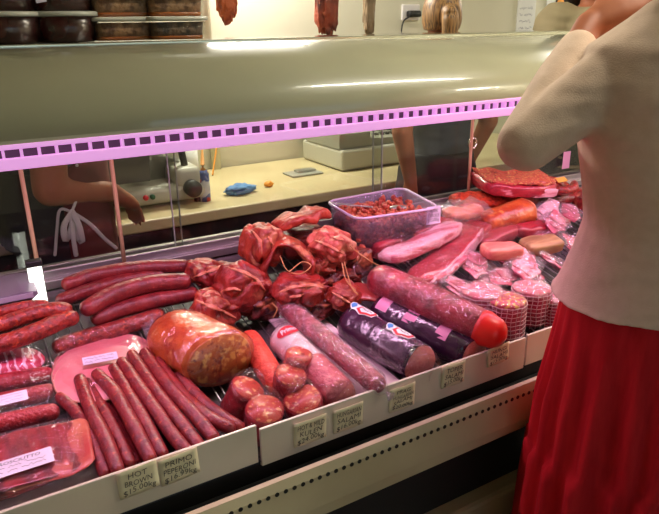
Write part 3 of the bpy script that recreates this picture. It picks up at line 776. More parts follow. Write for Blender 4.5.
# arched rib slab with a hollow
def arch(name, px, py, wpx, hpx, h, m, lab, seed, Ld=.10, th=.016, rz=.3, a0=-20, a1=200):
    c = T(px, py, h); k = mpp(c); R_ = wpx/2*k; H_ = hpx*k*.8
    b = B(); rings = []
    M = Matrix.Translation(c) @ Matrix.Rotation(rz, 4, 'Z')
    for i in range(33):
        a = math.radians(a0+(a1-a0)*i/32); 
        pin = []
        for j in range(20):
            q = 2*PI*j/20
            rr = th/2*math.sin(q); yy = Ld/2*math.copysign(abs(math.cos(q))**.5, math.cos(q))
            base = V((math.cos(a)*(R_+rr), yy, math.sin(a)*(H_+rr)))
            base += V((1, 0, 0))*.012*MN.noise(base*28+V((seed, 0, 0)))+V((0, 0, 1))*.014*MN.noise(base*26+V((0, seed, 0)))+V((0, 1, 0))*.02*MN.noise(base*20+V((0, 0, seed)))
            pin.append(M @ base)
        rings.append(pin)
    loft(b, rings); return tag(obj(name, b, m), lab, 'smoked meat', 'smoked pork pieces heaped in the middle')
arch('smoked_rib', 286, 272, 46, 40, .07, MEAT2, 'arched smoked rib sheet with a dark hollow and string loop, mid heap', 5, rz=-.35)
M, L = frame2(T(277, 228, .155), T(326, 212, .165)); tag(obj('smoked_rib', slab(M, L, .055, .024, bend=.012, seed=8, wob=.012, rnd=.6, arch=.01), MEAT2), 'thin smoked rib flap lying across the top of the heap beside the tub', 'smoked meat', 'smoked pork pieces heaped in the middle')
M, L = frame2(T(352, 291, .06), T(384, 293, .06)); tag(obj('meat_round', slab(M, L, .07, .014, seed=18, wob=.004, rnd=.8), mat('red_round', S(178, 62, 56), .4, coat=.3, c2=S(160, 46, 44), n=(12, .4, .6))), 'flat dull red cut round behind the tip of the big wrapped salami', 'smoked meat', 'smoked pork pieces heaped in the middle')
# butcher strings
def string(pts, lab):
    b = B(); tube(b, smooth_path([T(*p) for p in pts], 24), .0013, 6, ends='flat'); tag(obj('butcher_string', b, STRING), lab, 'string', 'loops of butcher string on the smoked pork')
string([(280, 256, .13), (287, 270, .12), (300, 274, .12), (311, 266, .13), (302, 262, .13), (289, 272, .125)], 'string loop in the hollow of the arched rib')
string([(350, 246, .15), (360, 254, .13), (372, 262, .12), (384, 268, .1)], 'string running right from the pale knuckle towards the wrapped salami')
string([(344, 262, .13), (348, 276, .11), (352, 288, .10), (358, 295, .09)], 'string hanging straight down from the pale knuckle')
string([(342, 263, .13), (346, 280, .11), (356, 291, .095)], 'second string hanging down from the pale knuckle')
string([(278, 228, .16), (279, 236, .15), (277, 243, .14)], 'short string tail on the upright smoked piece')
string([(273, 318, .05), (277, 309, .07), (272, 303, .08)], 'string end just above the white roll')

# orange sausage, white roll, long salami on white tray
t = thing('display_sheet', T(345, 355, 0), 'white plastic sheet lying under the long netted salami', 'sheet')
q = [T(268, 320, .012), T(322, 318, .012), T(402, 384, .012), T(345, 404, .012)]
b = B(); loft(b, [[p for p in q], [p+TN*.004 for p in q]]); obj('sheet', b, mat('sheet_plastic', S(232, 204, 212), .4, coat=.3), t, smooth=False)
sausage('orange_sausage', [(250, 340), (263, 362), (277, 384)], .03, 25, ORSAU, 'plain orange sausage lying between the smoked ham and the white roll', 'sausage', seed=60, wob=.03)

def cyl_map(path0, path1, r, ang0, s0, flip=1, up=V((0, 0, 1))):
    """maps (x along axis, y around) onto a cylinder"""
    ax = (path1-path0).normalized(); sd = ax.cross(up).normalized(); w_ = sd.cross(ax)
    def f(x, y, e=.0012):
        a = ang0+y/r; return path0+ax*(s0+x)+(sd*math.cos(a)+w_*math.sin(a))*(r+e)
    return f
def patch(parent, f, pts, m, name='print', e=.001, lab=None):
    """polygon outline (x,y) laid on the roll, triangulated finely"""
    b = B(); vs = [b.verts.new(V((x, y, 0))) for x, y in pts]; b.faces.new(vs)
    bmesh.ops.triangulate(b, faces=b.faces[:]); bmesh.ops.subdivide_edges(b, edges=b.edges[:], cuts=3, use_grid_fill=True)
    for v in b.verts: v.co = f(v.co.x, v.co.y, e)
    o = obj(name, b, m, parent)
    if lab: o['label'] = lab
    return o
def oval(cx, cy, rx, ry, n=24): return [(cx+rx*math.cos(2*PI*k/n), cy+ry*math.sin(2*PI*k/n)) for k in range(n)]
rt, path, r = wrapped('white_roll', [(281, 336), (310, 366), (340, 396)], .038, 34, WROLL, 'white wrapped roll with a red oval emblem, pink cut end to the front', 'sausage', face=True, facem=CUTP, seed=61, wob=.02, k=1.04)
f = cyl_map(path[0], path[-1], r, PI*.47, 0)
patch(rt, f, oval(.026, 0, .013, .026), REDINK, 'emblem', .0014, 'red oval emblem')
em = rt.children[-1]
obj('lettering', text_bm(['Primo'], .042, .016, None, shear=.2, bold=.02, mapf=lambda x, y: f(.026-y, x, .0032)), WHITEP, em, smooth=False)
obj('lettering', text_bm(['~xxxxxxxxxx'], .034, .010, None, mapf=lambda x, y: f(.004-y, x, .0025)), INK, rt, smooth=False)
b = B(); tube(b, path[9:], r*1.02, 24, ends='flat', wob=.02); o = obj('pink_section', b, mat('pink_pressed_meat', S(206, 108, 112), .4, c2=S(190, 80, 92), n=(60, .4, .6), coat=.4, bump=(80, .4)), rt)
rt, path, r = wrapped('long_salami', [(285, 306), (330, 344), (376, 384)], .056, 21, NETSAL, 'long thin red netted salami in clear film, lying on the white sheet', 'salami', seed=62, t0=.03, t1=.02, film=FILMW, k=1.12)

# kulen chunks standing at the front
for i, (p0, p1, wpx, h, lab) in enumerate([
    ((233, 411), (248, 388), 35, .05, 'wrapped kulen chunk at the left of the group, beside the tray corner'),
    ((262, 427), (265, 409), 39, .05, 'wrapped kulen chunk nearest the front, low behind the tray lip'),
    ((308, 416), (303, 399), 39, .05, 'wrapped kulen chunk above the ticket reading HOT & MILD KULEN'),
    ((286, 392), (291, 375), 33, .066, 'wrapped kulen chunk in the middle of the group, against the orange sausage'),
    ((296, 374), (299, 355), 28, .075, 'wrapped kulen chunk furthest back, resting on the white roll')]):
    a, c = T(*p0, max(.02, h-.03)), T(*p1, h)
    d = ((c-a).normalized()+V((-.25, -.62, .6))).normalized(); r = wpx/2*mpp(c)
    root = thing('kulen_chunk', T(*p0, 0), lab, 'sausage', 'cut kulen chunks in clear wrap')
    path = [c-d*(.06*(1-k/6)) for k in range(7)]
    b = B(); tube(b, path, r, 24, ends='flat', wob=.06, seed=i); obj('body', b, mat('kulen_skin', S(178, 40, 50), .35, c2=S(132, 20, 36), n=(40, .4, .62), c3=S(216, 110, 110), n3=(70, .6, .72), coat=.4, bump=(70, .4)), root)
    b = B(); tube(b, [c-d*.002, c+d*.002], lambda u: r*(.97-.06*u), 24, ends='flat', wob=.06, seed=i); obj('cut_face', b, CUT, root)
    film_tube(path+[c+d*.004], r, root, i, FILM, k=1.07, wob=.2)

# purple rolls
def purple(pts, h, wpx, lab, seed, arr):
    rt, path, r = wrapped('purple_roll', pts, h, wpx, PURP, lab, 'sausage', 'purple cased rolls with printed bands', face=True, facem=CUTP, seed=seed, wob=.02, wrap=False)
    Lx = (path[-1]-path[0]).length
    for s, a in arr:
        f = cyl_map(path[0], path[-1], r, a, s*Lx)
        w_ = .052
        patch(rt, f, [(-.034, .004), (-.030, .020), (-.012, .024), (.0, .016), (.020, .020), (.034, .008), (.030, -.012), (.014, -.016), (.004, -.022), (-.012, -.016), (-.020, -.020), (-.030, -.010)], WHITEP, 'emblem', .0008, 'white and red printed emblem with a dark script word')
        e = rt.children[-1]
        patch(e, f, [(-.031, .004), (-.024, .008), (-.016, -.004), (-.020, -.016), (-.029, -.008)], BLUEINK, 'print', .0014)
        patch(e, f, [(-.028, .012), (-.014, .021), (-.008, .014), (-.018, .008)], mat('dark_print', S(40, 36, 60), .5), 'print', .0014)
        patch(e, f, [(-.012, -.012), (-.010, .008), (.004, .014), (.020, .016), (.032, .006), (.028, -.010), (.014, -.014), (.004, -.020)], REDINK, 'print', .0014)
        patch(e, f, [(-.006, -.008), (-.006, .006), (.006, .010), (.018, .011), (.026, .004), (.023, -.006), (.012, -.009), (.004, -.014)], WHITEP, 'print', .002)
        obj('lettering', text_bm(['~xxxxxxx'], .028, .018, None, bold=.04, shear=.3, mapf=lambda x, y: f(.009+x, y-.001, .0026)), INK, e, smooth=False)
    return rt, path, r
rt, path, r = purple([(348, 320), (385, 344), (420, 364)], .042, 40, 'nearest purple cased roll, large pink cut end facing front', 70, [(.16, PI*.55), (.66, PI*.56)])
film_tube(path[8:], r, rt, 71, FILM, k=1.05, wob=.12)
rt, path, r = wrapped('purple_roll', [(376, 309), (425, 333), (474, 356)], .036, 34, PURP, 'second purple cased roll with pink printed bands, half under the big wrapped salami', 'sausage', 'purple cased rolls with printed bands', face=True, facem=CUTP, seed=72, wob=.02, wrap=False)
Lx = (path[-1]-path[0]).length
for s in (.10, .38, .70):
    f = cyl_map(path[0], path[-1], r, PI*.62, s*Lx)
    patch(rt, f, [(-.014, -.05), (.014, -.05), (.014, -.03), (.010, -.028), (.010, .028), (.014, .03), (.014, .045), (-.014, .045), (-.014, .03), (-.010, .028), (-.010, -.028), (-.014, -.03)], PINKINK, 'printed_band', .0008)
    e = rt.children[-1]
    obj('lettering', text_bm(['~xxxxxxx', '~xxx xxxx'], .05, .022, None, bold=.02, shear=0, mapf=lambda x, y: f(y, -x, .0022)), mat('magenta_print', S(150, 50, 110), .5), e, smooth=False)

# big wrapped salami with red cap
rt, path, r = wrapped('big_salami', [(382, 281), (436, 306), (479, 326)], .085, 37, BIGSAL, 'big dark red salami in wrinkled clear wrap with a bright red end cap', 'salami', seed=75, t0=.035, film=FILM, k=1.06)
d = (path[-1]-path[-2]).normalized()
b = B(); tube(b, [path[-1]+d*(r*.3), path[-1]+d*(r*.75)], lambda u: r*(.98-.12*u), 24, ends='round'); o = obj('end_cap', b, REDCAP, rt); o['label'] = 'bright red end cap'

# wrapped bacon slabs behind the big salami
def bacon(name, p0, p1, wpx, th, h, m, lab, seed, bend=0, film=FILM, tilt=0, pad=1.1, taper=0, edge=None):
    a, c = T(*p0, h), T(*p1, h); M, L = frame2(a, c)
    M = M @ Matrix.Rotation(math.radians(tilt), 4, 'X')
    W_ = wpx*mpp(a)*1.25
    root = thing(name, T((p0[0]+p1[0])/2, (p0[1]+p1[1])/2, 0), lab, 'bacon' if 'bacon' in name else 'meat pack', 'vacuum wrapped slabs beside the tub')
    obj('slab', slab(M, L, W_, th, bend, seed, wob=.004, rnd=.35, taper=taper), m, root)
    if edge: o = obj('rind', slab(M @ Matrix.Translation((0, -W_*.5, 0)), L*.98, .008, th*.95, bend, seed, wob=.003, rnd=.4), edge, root); o['label'] = 'pale fat edge'
    if film: obj('plastic_wrap', pillow(M, L*pad, W_*1.25, th*1.45, seed=seed, wr=.004, p=7), film, root)
    return root
bacon('bacon_slab', (370, 250), (410, 236), 24, .05, .06, BAC, 'short thick slab of red bacon against the front of the tub', 80, tilt=-12)
bacon('bacon_slab', (411, 237), (447, 224), 20, .045, .08, BAC, 'short red bacon slab below the ticket on the tub', 81, tilt=-10)
bacon('bacon_slab', (418, 284), (472, 230), 26, .035, .075, BAC, 'long deep red bacon slab with pale edge, second from the big salami', 83, bend=.01, tilt=-10, edge=BACF)
bacon('bacon_slab', (388, 259), (458, 226), 20, .03, .105, BACF, 'long pale pink fatty bacon slab lying over the red ones', 82, bend=.012, tilt=-14)
bacon('sliced_bacon_pack', (430, 280), (461, 256), 16, .012, .085, PINKM, 'small pink sliced pack leaning on the long bacon slab', 84, tilt=-18)
bacon('bacon_slab', (455, 246), (482, 226), 22, .04, .06, BAC, 'dark red wrapped slab between the long slabs and the orange piece', 85, tilt=-10)
bacon('bacon_slab', (472, 244), (510, 228), 24, .04, .045, BAC, 'dark red wrapped slab under the curled orange piece', 86, tilt=-8)

# tub of crackling
P = [T(357, 220, .118), T(441, 208, .135), T(402, 188, .15), T(325, 202, .15)]
zr = sum(p.z for p in P)/4
def Z_(px, py, z):
    d = ray(px, py); return CAM+d*((z-CAMZ)/d.z)
P = [Z_(357, 220, zr), Z_(440, 208, zr), Z_(403, 188, zr), Z_(326, 202, zr)]
c0 = sum(P, V())/4
tub = thing('plastic_tub', (c0.x, c0.y, zr-.085), 'open mauve clear plastic tub of crackling pieces with a ticket on its corner', 'tub')
def rrect(Q, k, z, rc=.16, n=5):
    c = sum(Q, V())/4; out = []
    for i in range(4):
        a, p, q = Q[i-1], Q[i], Q[(i+1) % 4]
        for j in range(n+1):
            t_ = j/n; A = p.lerp(a, rc); Cc = p.lerp(q, rc)
            x = A.lerp(p, t_).lerp(p.lerp(Cc, t_), t_)
            x = c+(x-c)*k; out.append(V((x.x, x.y, z)))
    return out
HB = .085
b = B(); loft(b, [rrect(P, .86, zr-HB), rrect(P, .9, zr-HB+.004), rrect(P, .985, zr-.008), rrect(P, 1.0, zr-.006), rrect(P, 1.01, zr), rrect(P, .975, zr), rrect(P, .965, zr-.008), rrect(P, .88, zr-HB+.006)], cap=False)
bm_ = b; b.faces.ensure_lookup_table()
bmesh.ops.contextual_create(b, geom=[v for v in b.verts if abs(v.co.z-(zr-HB)) < 1e-6]); bmesh.ops.contextual_create(b, geom=[v for v in b.verts if abs(v.co.z-(zr-HB+.006)) < 1e-6])
obj('body', b, TUBP, tub)
b = B(); ring = rrect(P, 1.0, zr+.001); ring.append(ring[0]); tube(b, ring, .0034, 8, ends='flat'); o = obj('rim', b, mat('tub_rim', S(206, 190, 216), .3, coat=.3), tub)
# crackling pieces: uncountable
b = B(); rnd = random.Random(5)
for i in range(900):
    u, v_ = rnd.random(), rnd.random()
    e = P[0].lerp(P[1], u).lerp(P[3].lerp(P[2], u), v_); z = zr-.08+rnd.random()*.066
    e = c0+(e-c0)*.86; k = .0045+.004*rnd.random()
    vs = bmesh.ops.create_icosphere(b, subdivisions=2, radius=1)['verts']
    E_ = Euler((rnd.random()*6, rnd.random()*6, rnd.random()*6)).to_matrix()
    for v in vs:
        q = v.co*(1+.35*MN.noise(v.co*1.5+V((i, 0, 0)))); v.co = E_ @ V((q.x*k*1.3, q.y*k, q.z*k*.8))+V((e.x, e.y, z))
tag(obj('crackling', b, CRACK), 'heap of reddish brown crackling pieces filling the plastic tub', 'crackling', None, 'stuff')
# spoon in tub
sp = thing('spoon', Z_(370, 206, zr), 'shiny spoon lying on the crackling in the tub', 'spoon')
b = B(); tube(b, smooth_path([Z_(331, 203, zr+.004), Z_(350, 205, zr-.002), Z_(372, 207, zr-.012)], 12), .004, 10, flat=.5); obj('handle', b, STEEL, sp)
M, L = frame2(Z_(372, 207, zr-.014), Z_(424, 208, zr-.018), V((0, 0, 1))); b = lump(M.translation, (.024, .013, .006), 0, 0, 1, (0, 0, math.atan2(M[1][0], M[0][0])), 3, 1, 0, 0); obj('bowl', b, STEEL, sp)
# ticket on tub corner
pA = Z_(431, 214, zr-.02)
dirx = (P[1]-P[0]).normalized()
nrm = V((dirx.y, -dirx.x, 0))
Mt = Matrix(((dirx.x, 0, nrm.x), (dirx.y, 0, nrm.y), (0, 1, 0))).to_4x4(); Mt.translation = pA+nrm*.012
t = thing('price_ticket', pA, 'small white ticket hung on the corner of the crackling tub', 'price ticket')
b = B(); box(b, (-.021, -.024, 0), (.021, .024, .0008), M=Mt); obj('card', b, PWHITE, t, smooth=False)
obj('lettering', text_bm(['PORK', 'CRACKLE', '$15.00kg'], .036, .038, Mt @ Matrix.Translation((0, 0, .0015)), jitter=.002), INK, t, smooth=False)

# pink vacuum packs to the right
def pack(px, py, wpx, hpx, h, lab, seed, rz=0, tilt=(0, 0), m=PINKM, th=.022, film=FILMW, name='meat_pack'):
    c = T(px, py, h); k = mpp(c); L_, W_ = wpx*k, hpx*k*1.7
    M = Matrix.Translation(c) @ Matrix.Rotation(math.radians(rz), 4, 'Z') @ Euler((math.radians(13+tilt[0]), math.radians(tilt[1]), 0)).to_matrix().to_4x4()
    root = thing(name, T(px, py, 0), lab, 'meat pack', 'pink vacuum packs on the right')
    for q in range(3):
        Mi = M @ Matrix.Translation(((q-1)*L_*.18, (q-1)*W_*.1, (q-1)*.004)) @ Matrix.Rotation(math.radians(12*(q-1)), 4, 'Z')
        obj('meat_slice', slab(Mi, L_*.62, W_*.62, .006, bend=.006*(q-1), seed=seed+q, wob=.006, rnd=.7), m, root)
    obj('plastic_wrap', pillow(M, L_, W_, th*1.3, seed=seed, wr=.008, p=4), film, root)
    return root
pack(475, 264, 34, 20, .07, 'crumpled clear pack of pink meat right of the long bacon slabs', 90, 20, (8, -6))
pack(456, 286, 30, 18, .075, 'pink wrapped pack just above the middle of the big salami', 91, 35, (10, 4))
pack(503, 276, 36, 18, .05, 'flat pink pack lying behind the gold topped netted round', 92, -10, (4, 3))
pack(525, 264, 44, 22, .075, 'large crumpled pack of bright pink slices below the brown chunk', 93, 30, (12, -10))
pack(552, 262, 34, 26, .06, 'pale wrapped pack beside the customer\'s hip', 94, 60, (20, 10))
pack(548, 210, 40, 14, .075, 'pack of sliced marbled meat beside the customer, near the coiled sausage', 95, 8, (16, -6), m=BACF)
pack(552, 196, 40, 12, .07, 'dull red pack behind the marbled slices beside the customer', 96, 0, (10, 0), m=BAC)
pack(556, 222, 34, 16, .07, 'bright pink pack between marbled slices and the brown chunk', 97, 15, (18, 0))
pack(576, 246, 34, 20, .06, 'pink pack half hidden behind the customer\'s waist', 98, 40, (10, 0))
pack(506, 258, 28, 12, .045, 'small wrapped pack tucked under the pink chunk', 99, 20, (10, 0))
pack(570, 212, 34, 16, .05, 'pink pack behind the customer at the level of the marbled slices', 101, 30, (8, 0))
pack(545, 236, 34, 14, .04, 'flat pink pack lying under the bright pink one beside the customer', 102, -8, (4, 0))
pack(484, 280, 30, 14, .04, 'flat pink pack low between the crumpled pack and the netted rounds', 103, 10, (2, 0))
pack(530, 282, 34, 14, .04, 'flat pink pack low behind the shiny netted round', 104, -14, (2, 0))
pack(575, 270, 34, 18, .05, 'pink pack behind the skirt of the customer', 105, 14, (6, 0))
M, L = frame2(T(514, 232, .05), T(566, 222, .05)); tag(obj('pork_belly', slab(M, L, .05, .034, bend=.006, seed=31, wob=.006, rnd=.5), BAC), 'red pork belly strip left of the bright pink pack', 'meat')
M, L = frame2(T(484, 252, .095), T(519, 250, .095)); M = M @ Matrix.Rotation(math.radians(-8), 4, 'X')
tag(obj('meat_chunk', slab(M, L, .06, .034, seed=32, wob=.003, rnd=.4), CHUNK), 'smooth pale pink meat chunk in the middle of the pink packs', 'meat', 'cut chunks among the pink packs')
M, L = frame2(T(524, 248, .09), T(558, 242, .09))
tag(obj('meat_chunk', slab(M, L, .06, .034, seed=33, wob=.003, rnd=.4), BROWNC), 'smooth tan brown meat chunk right of the pale pink one', 'meat', 'cut chunks among the pink packs')

# netted rounds
def netted(px, py, wpx, drop, h, lab, seed, topm=PINKM, gold=False):
    c = T(px, py, h); r = wpx/2*mpp(c); H_ = h-.006
    root = thing('netted_round', (c.x, c.y, c.z-H_), lab, 'ham', 'netted ham rounds at the right')
    n = 26
    prof_ = [(.86, 0), (1, .1), (1.03, .4), (1.02, .8), (.95, .97), (.6, 1.02), (.05, 1.05)]
    b = B(); loft(b, [[c+V((math.cos(2*PI*k/n)*r*a*(1+.04*MN.noise(V((k*.6, q*3, seed)))), math.sin(2*PI*k/n)*r*a*(1+.04*MN.noise(V((k*.6, q*3, seed+5)))), -H_+q*H_)) for k in range(n)] for a, q in prof_]); obj('body', b, mat('netted_ham', S(176, 50, 80), .4, c2=S(140, 28, 56), n=(20, .4, .6), coat=.3), root)
    b = B(); loft(b, [[c+V((math.cos(2*PI*k/n)*r*a, math.sin(2*PI*k/n)*r*a, z+.003*MN.noise(V((k*.8, a*9, seed))))) for k in range(n)] for a, z in ((1.0, -.004), (.97, .003), (.6, .006), (.05, .006))]); obj('top_slice', b, topm, root)
    b = B(); m_ = 24
    for k in range(m_):
        for sgn in (0,):
            a0 = 2*PI*k/m_
            tube(b, [c+V((math.cos(a0+.03*math.sin(q*9))*r*1.045, math.sin(a0+.03*math.sin(q*9))*r*1.045, -H_*(1-q))) for q in (0, .2, .4, .6, .8, .97)], .0009, 5, ends='flat')
    for q in range(1, 9):
        z = -H_+H_*q/8.4
        tube(b, [c+V((math.cos(2*PI*k/30)*r*1.047, math.sin(2*PI*k/30)*r*1.047, z+.001*math.sin(k*2.1))) for k in range(31)], .0009, 5, ends='flat')
    obj('netting', b, NETM, root)
    b = B(); loft(b, [[c+V((math.cos(2*PI*k/n)*r*a, math.sin(2*PI*k/n)*r*a, z+.007*MN.noise(V((math.cos(2*PI*k/n)*2, math.sin(2*PI*k/n)*2, seed+a*3))))) for k in range(n)] for a, z in ((1.06, -.012), (1.06, .002), (.9, .010), (.5, .011), (.05, .010))]); obj('plastic_wrap', b, FILMW if not gold else FILM, root)
    return root, c, r
netted(482, 291, 42, 30, .085, 'netted ham round behind the red end cap of the big salami', 1)
GOLDT = mat('gold_flecked_top', S(196, 70, 96), .4, c2=S(226, 190, 96), n=(110, .52, .58), c3=S(236, 150, 176), n3=(50, .6, .68), coat=.3)
netted(507, 300, 38, 36, .092, 'netted ham round with a gold flecked top, nearest the tray lip', 2, GOLDT, True)
netted(532, 288, 38, 40, .09, 'netted ham round with shiny pink top, right of the gold flecked one', 3)
netted(556, 296, 36, 40, .075, 'netted ham round furthest right, against the customer\'s skirt', 4)

# orange pieces and slabs at the back right
root = thing('smoked_roll', T(504, 215, 0), 'curled orange smoked roll in front of the speckled slab, pale cut edge at right', 'smoked meat')
P0, P1 = T(482, 222, .07), T(524, 211, .075)
path = smooth_path([P0, P1], 12)
b = B(); tube(b, path, lambda u: 16*mpp(P1)*(.8+.25*u), 24, ends='flat', flat=.75, wob=.12, seed=3); obj('body', b, ORSK, root)
d = (P1-P0).normalized(); b = B(); tube(b, [P1-d*.001, P1+d*.004], lambda u: 16*mpp(P1)*(1.06-.03*u), 24, ends='flat', flat=.75, wob=.12, seed=3); obj('cut_edge', b, mat('pale_rind', S(230, 150, 110), .4), root)
M, L = frame2(T(455, 203, .07), T(528, 195, .07)); tag(obj('smoked_slab', slab(M, L, .09, .035, seed=40, wob=.008, rnd=.6), SPICE), 'speckled orange smoked slab under the herb crusted piece', 'smoked meat')
root = thing('smoked_fillet', T(462, 212, 0), 'salmon pink smoked fillet in cloudy film right of the tub', 'smoked meat')
M, L = frame2(T(446, 216, .09), T(481, 210, .09)); obj('body', slab(M, L, .06, .035, seed=41, wob=.01, rnd=.8, taper=.3), mat('salmon_meat', S(220, 100, 70), .4, c2=S(232, 140, 104), n=(20, .45, .6), coat=.3), root)
obj('plastic_wrap', pillow(M, L*1.3, .09, .06, seed=41, wr=.012, p=4), FILMW, root)
root = thing('herb_slab', T(514, 190, 0), 'thick herb crusted slab with pink cut side standing out at the back right', 'smoked meat')
M, L = frame2(T(480, 184, .12), T(549, 184, .12)); M = M @ Matrix.Rotation(math.radians(-6), 4, 'X')
obj('body', slab(M, L, .14, .045, bend=.03, seed=42, wob=.008, rnd=.45), BAC, root)
obj('crust', slab(M @ Matrix.Translation((0, .004, .022)), L*.98, .136, .012, bend=.03, seed=42, wob=.010, rnd=.5), HERB, root)
obj('fat_layer', slab(M @ Matrix.Translation((L*.22, -.0705, -.004)), L*.5, .006, .026, bend=.012, seed=43, wob=.003, rnd=.5), BACF, root)
root = thing('coiled_sausage', T(556, 190, 0), 'reddish coiled sausage with a gold label at the back right beside the customer', 'sausage')
c = T(556, 190, .09); b = B()
tube(b, [c+V((math.cos(a)*(.012+.0036*a), math.sin(a)*(.012+.0036*a), .002*a+SL*math.sin(a)*(.012+.0036*a))) for a in [k*.28 for k in range(44)]], .0125, 10); obj('coil', b, CHO, root)
Ml = Matrix.Translation(c+V((-.03, -.04, .045))) @ Matrix.Rotation(math.radians(30), 4, 'X'); b = B(); box(b, (-.022, -.010, 0), (.022, .010, .001), M=Ml); o = obj('label', b, GOLD, root, smooth=False); o['label'] = 'small gold label'
M, L = frame2(T(520, 200, .06), T(570, 196, .06)); tag(obj('smoked_slab', slab(M, L, .06, .03, seed=44, wob=.008, rnd=.6), MEAT1), 'red smoked slab below the coiled sausage', 'smoked meat')
for i, (px, py, wpx, lab) in enumerate([(600, 200, 60, 'large red smoked piece hidden behind the customer\'s waist'), (625, 240, 60, 'red smoked piece at the front behind the customer')]):
    meat('smoked_pork', px, py, wpx, 26, .05, MEAT1, lab, 60+i, group='smoked pieces behind the customer')

# pink tag hanging on back glass
p = AY(566, 160, 1.47); b = B(); box(b, (p.x-.018, 1.468, p.z-.03), (p.x+.018, 1.4695, p.z+.03), .0004); tag(obj('hanging_ticket', b, mat('pink_card', S(226, 170, 190), .6), smooth=False), 'small pink ticket on the back glass beside the customer\'s elbow', 'ticket')

# ================================================================== TOP OF THE CASE
ZT = 1.324
def round_tub(px, y, z, sc_, lab, proto=[None]):
    x = AY(px, 30, y).x
    if proto[0] is None:
        t = thing('deli_bowl', (x, y, z), lab, 'container', 'round tubs of dark relish on top of the case')
        n = 32
        def rg(rr, zz): return [V((x+math.cos(2*PI*k/n)*rr, y+math.sin(2*PI*k/n)*rr, z+zz)) for k in range(n)]
        b = B(); loft(b, [rg(.050, 0), rg(.052, .002), rg(.064, .050)]); obj('body', b, SOUP, t)
        b = B(); loft(b, [rg(.052, .0005), rg(.0535, .002), rg(.0655, .048)], cap=False); obj('clear_wall', b, DELIP, t)
        b = B(); loft(b, [rg(.066, .046), rg(.069, .047), rg(.069, .053), rg(.066, .055), rg(.060, .055), rg(.058, .053)]); obj('lid', b, LIDM, t)
        proto[0] = t; return t
    return dup(proto[0], (x, y, z), lab)
round_tub(66, 1.40, ZT, 1, 'round tub of dark red relish at the bottom of the right hand stack')
round_tub(8, 1.40, ZT, 1, 'round tub of dark relish at the bottom of the leftmost stack')
round_tub(66, 1.40, ZT+.0555, 1, 'round tub of dark red relish with a small sticker, upper of the right hand stack')
round_tub(8, 1.40, ZT+.0555, 1, 'round tub of dark relish, upper of the leftmost stack')
p = AY(42, 9, 1.335); Ml = Matrix.Translation((p.x, 1.340, ZT+.0555+.026)) @ Matrix.Rotation(math.radians(100), 4, 'X') @ Matrix.Rotation(math.radians(10), 4, 'Z')
b = B(); box(b, (-.009, -.012, 0), (.009, .012, .001), M=Ml); tag(obj('sticker', b, PWHITE, smooth=False), 'small white sticker on the upper round tub', 'sticker')
RP = {}
def rect_tub(px, y, z, lab, m):
    x = AY(px, 30, y).x
    if m.name in RP: return dup(RP[m.name], (x, y, z), lab)
    t = thing('deli_container', (x, y, z), lab, 'container', 'flat tubs of potted meat on top of the case')
    def rr(w_, d_, zz, n=5, rc=.018):
        out = []
        for sx, sy, a0 in ((1, 1, 0), (-1, 1, 90), (-1, -1, 180), (1, -1, 270)):
            for k in range(n+1):
                a = math.radians(a0+90*k/n); out.append(V((x+sx*(w_-rc)+rc*math.cos(a), y+sy*(d_-rc)+rc*math.sin(a), z+zz)))
        return out
    b = B(); loft(b, [rr(.052, .036, .002), rr(.055, .039, .034)]); obj('contents', b, m, t)
    b = B(); loft(b, [rr(.0525, .0365, .0008), rr(.0535, .0375, .008)]); obj('oil_layer', b, OIL, t)
    b = B(); loft(b, [rr(.054, .038, 0), rr(.060, .044, .040)], cap=False); obj('clear_wall', b, DELIP, t)
    b = B(); loft(b, [rr(.060, .044, .036), rr(.063, .047, .038), rr(.063, .047, .043), rr(.058, .042, .044), rr(.056, .040, .042)]); obj('lid', b, mat('clear_lid', S(196, 192, 176), .25, coat=.4), t)
    RP[m.name] = t; return t
for k, pos in enumerate(('lowest', 'middle', 'topmost')):
    rect_tub(121, 1.39, ZT+.0445*k, pos+' flat tub of brown potted meat in the left of the two flat stacks', TERR)
    rect_tub(174, 1.37, ZT+.0445*k, pos+' flat tub of '+('dark' if k == 0 else 'brown')+' potted meat in the right of the two flat stacks', TERRD if k == 0 else TERR)

# ================================================================== BEHIND THE CASE
b = B(); box(b, (-.9, 2.08, .70), (2.75, 2.74, .74), .006); ct = tag(obj('worktop', b, CTOP, smooth=False), 'long cream laminate worktop along the back wall', 'worktop')
b = B(); box(b, (-.9, 2.14, .06), (2.75, 2.72, .70)); box(b, (-.9, 2.18, 0), (2.75, 2.7, .06)); tag(obj('base_cabinet', b, DARK, smooth=False), 'dark base cabinet under the cream worktop', 'cabinet')
# slicer
sx = AY(160, 190, 2.30).x
sl = thing('meat_slicer', (sx, 2.30, .74), 'cream and steel meat slicer on the worktop', 'slicer')
b = B(); box(b, (sx-.17, 2.20, .755), (sx+.16, 2.44, .815), .02); obj('base', b, MACH, sl)
for dx in (-.13, .12):
    for y in (2.23, 2.41): b = B(); cyl(b, (sx+dx, y, .74), (sx+dx, y, .757), .016); obj('foot', b, BLACK, sl)
b = B(); M = Matrix.Translation((sx-.02, 2.33, .91)) @ Matrix.Rotation(math.radians(14), 4, 'X'); tube(b, [M @ V((0, -.012, 0)), M @ V((0, .012, 0))], .115, 40, ends='flat'); obj('blade', b, STEEL, sl)
b = B(); tube(b, [M @ V((0, .013, 0)), M @ V((0, .05, 0))], .10, 40, ends='flat'); obj('blade_guard', b, MACH, sl)
b = B(); box(b, (-.12, -.006, -.07), (.05, .006, .09), .004, M=Matrix.Translation((sx-.09, 2.25, .90)) @ Matrix.Rotation(math.radians(12), 4, 'X')); o = obj('carriage_plate', b, mat('dark_steel', S(104, 100, 98), .35, metal=.5), sl, smooth=False)
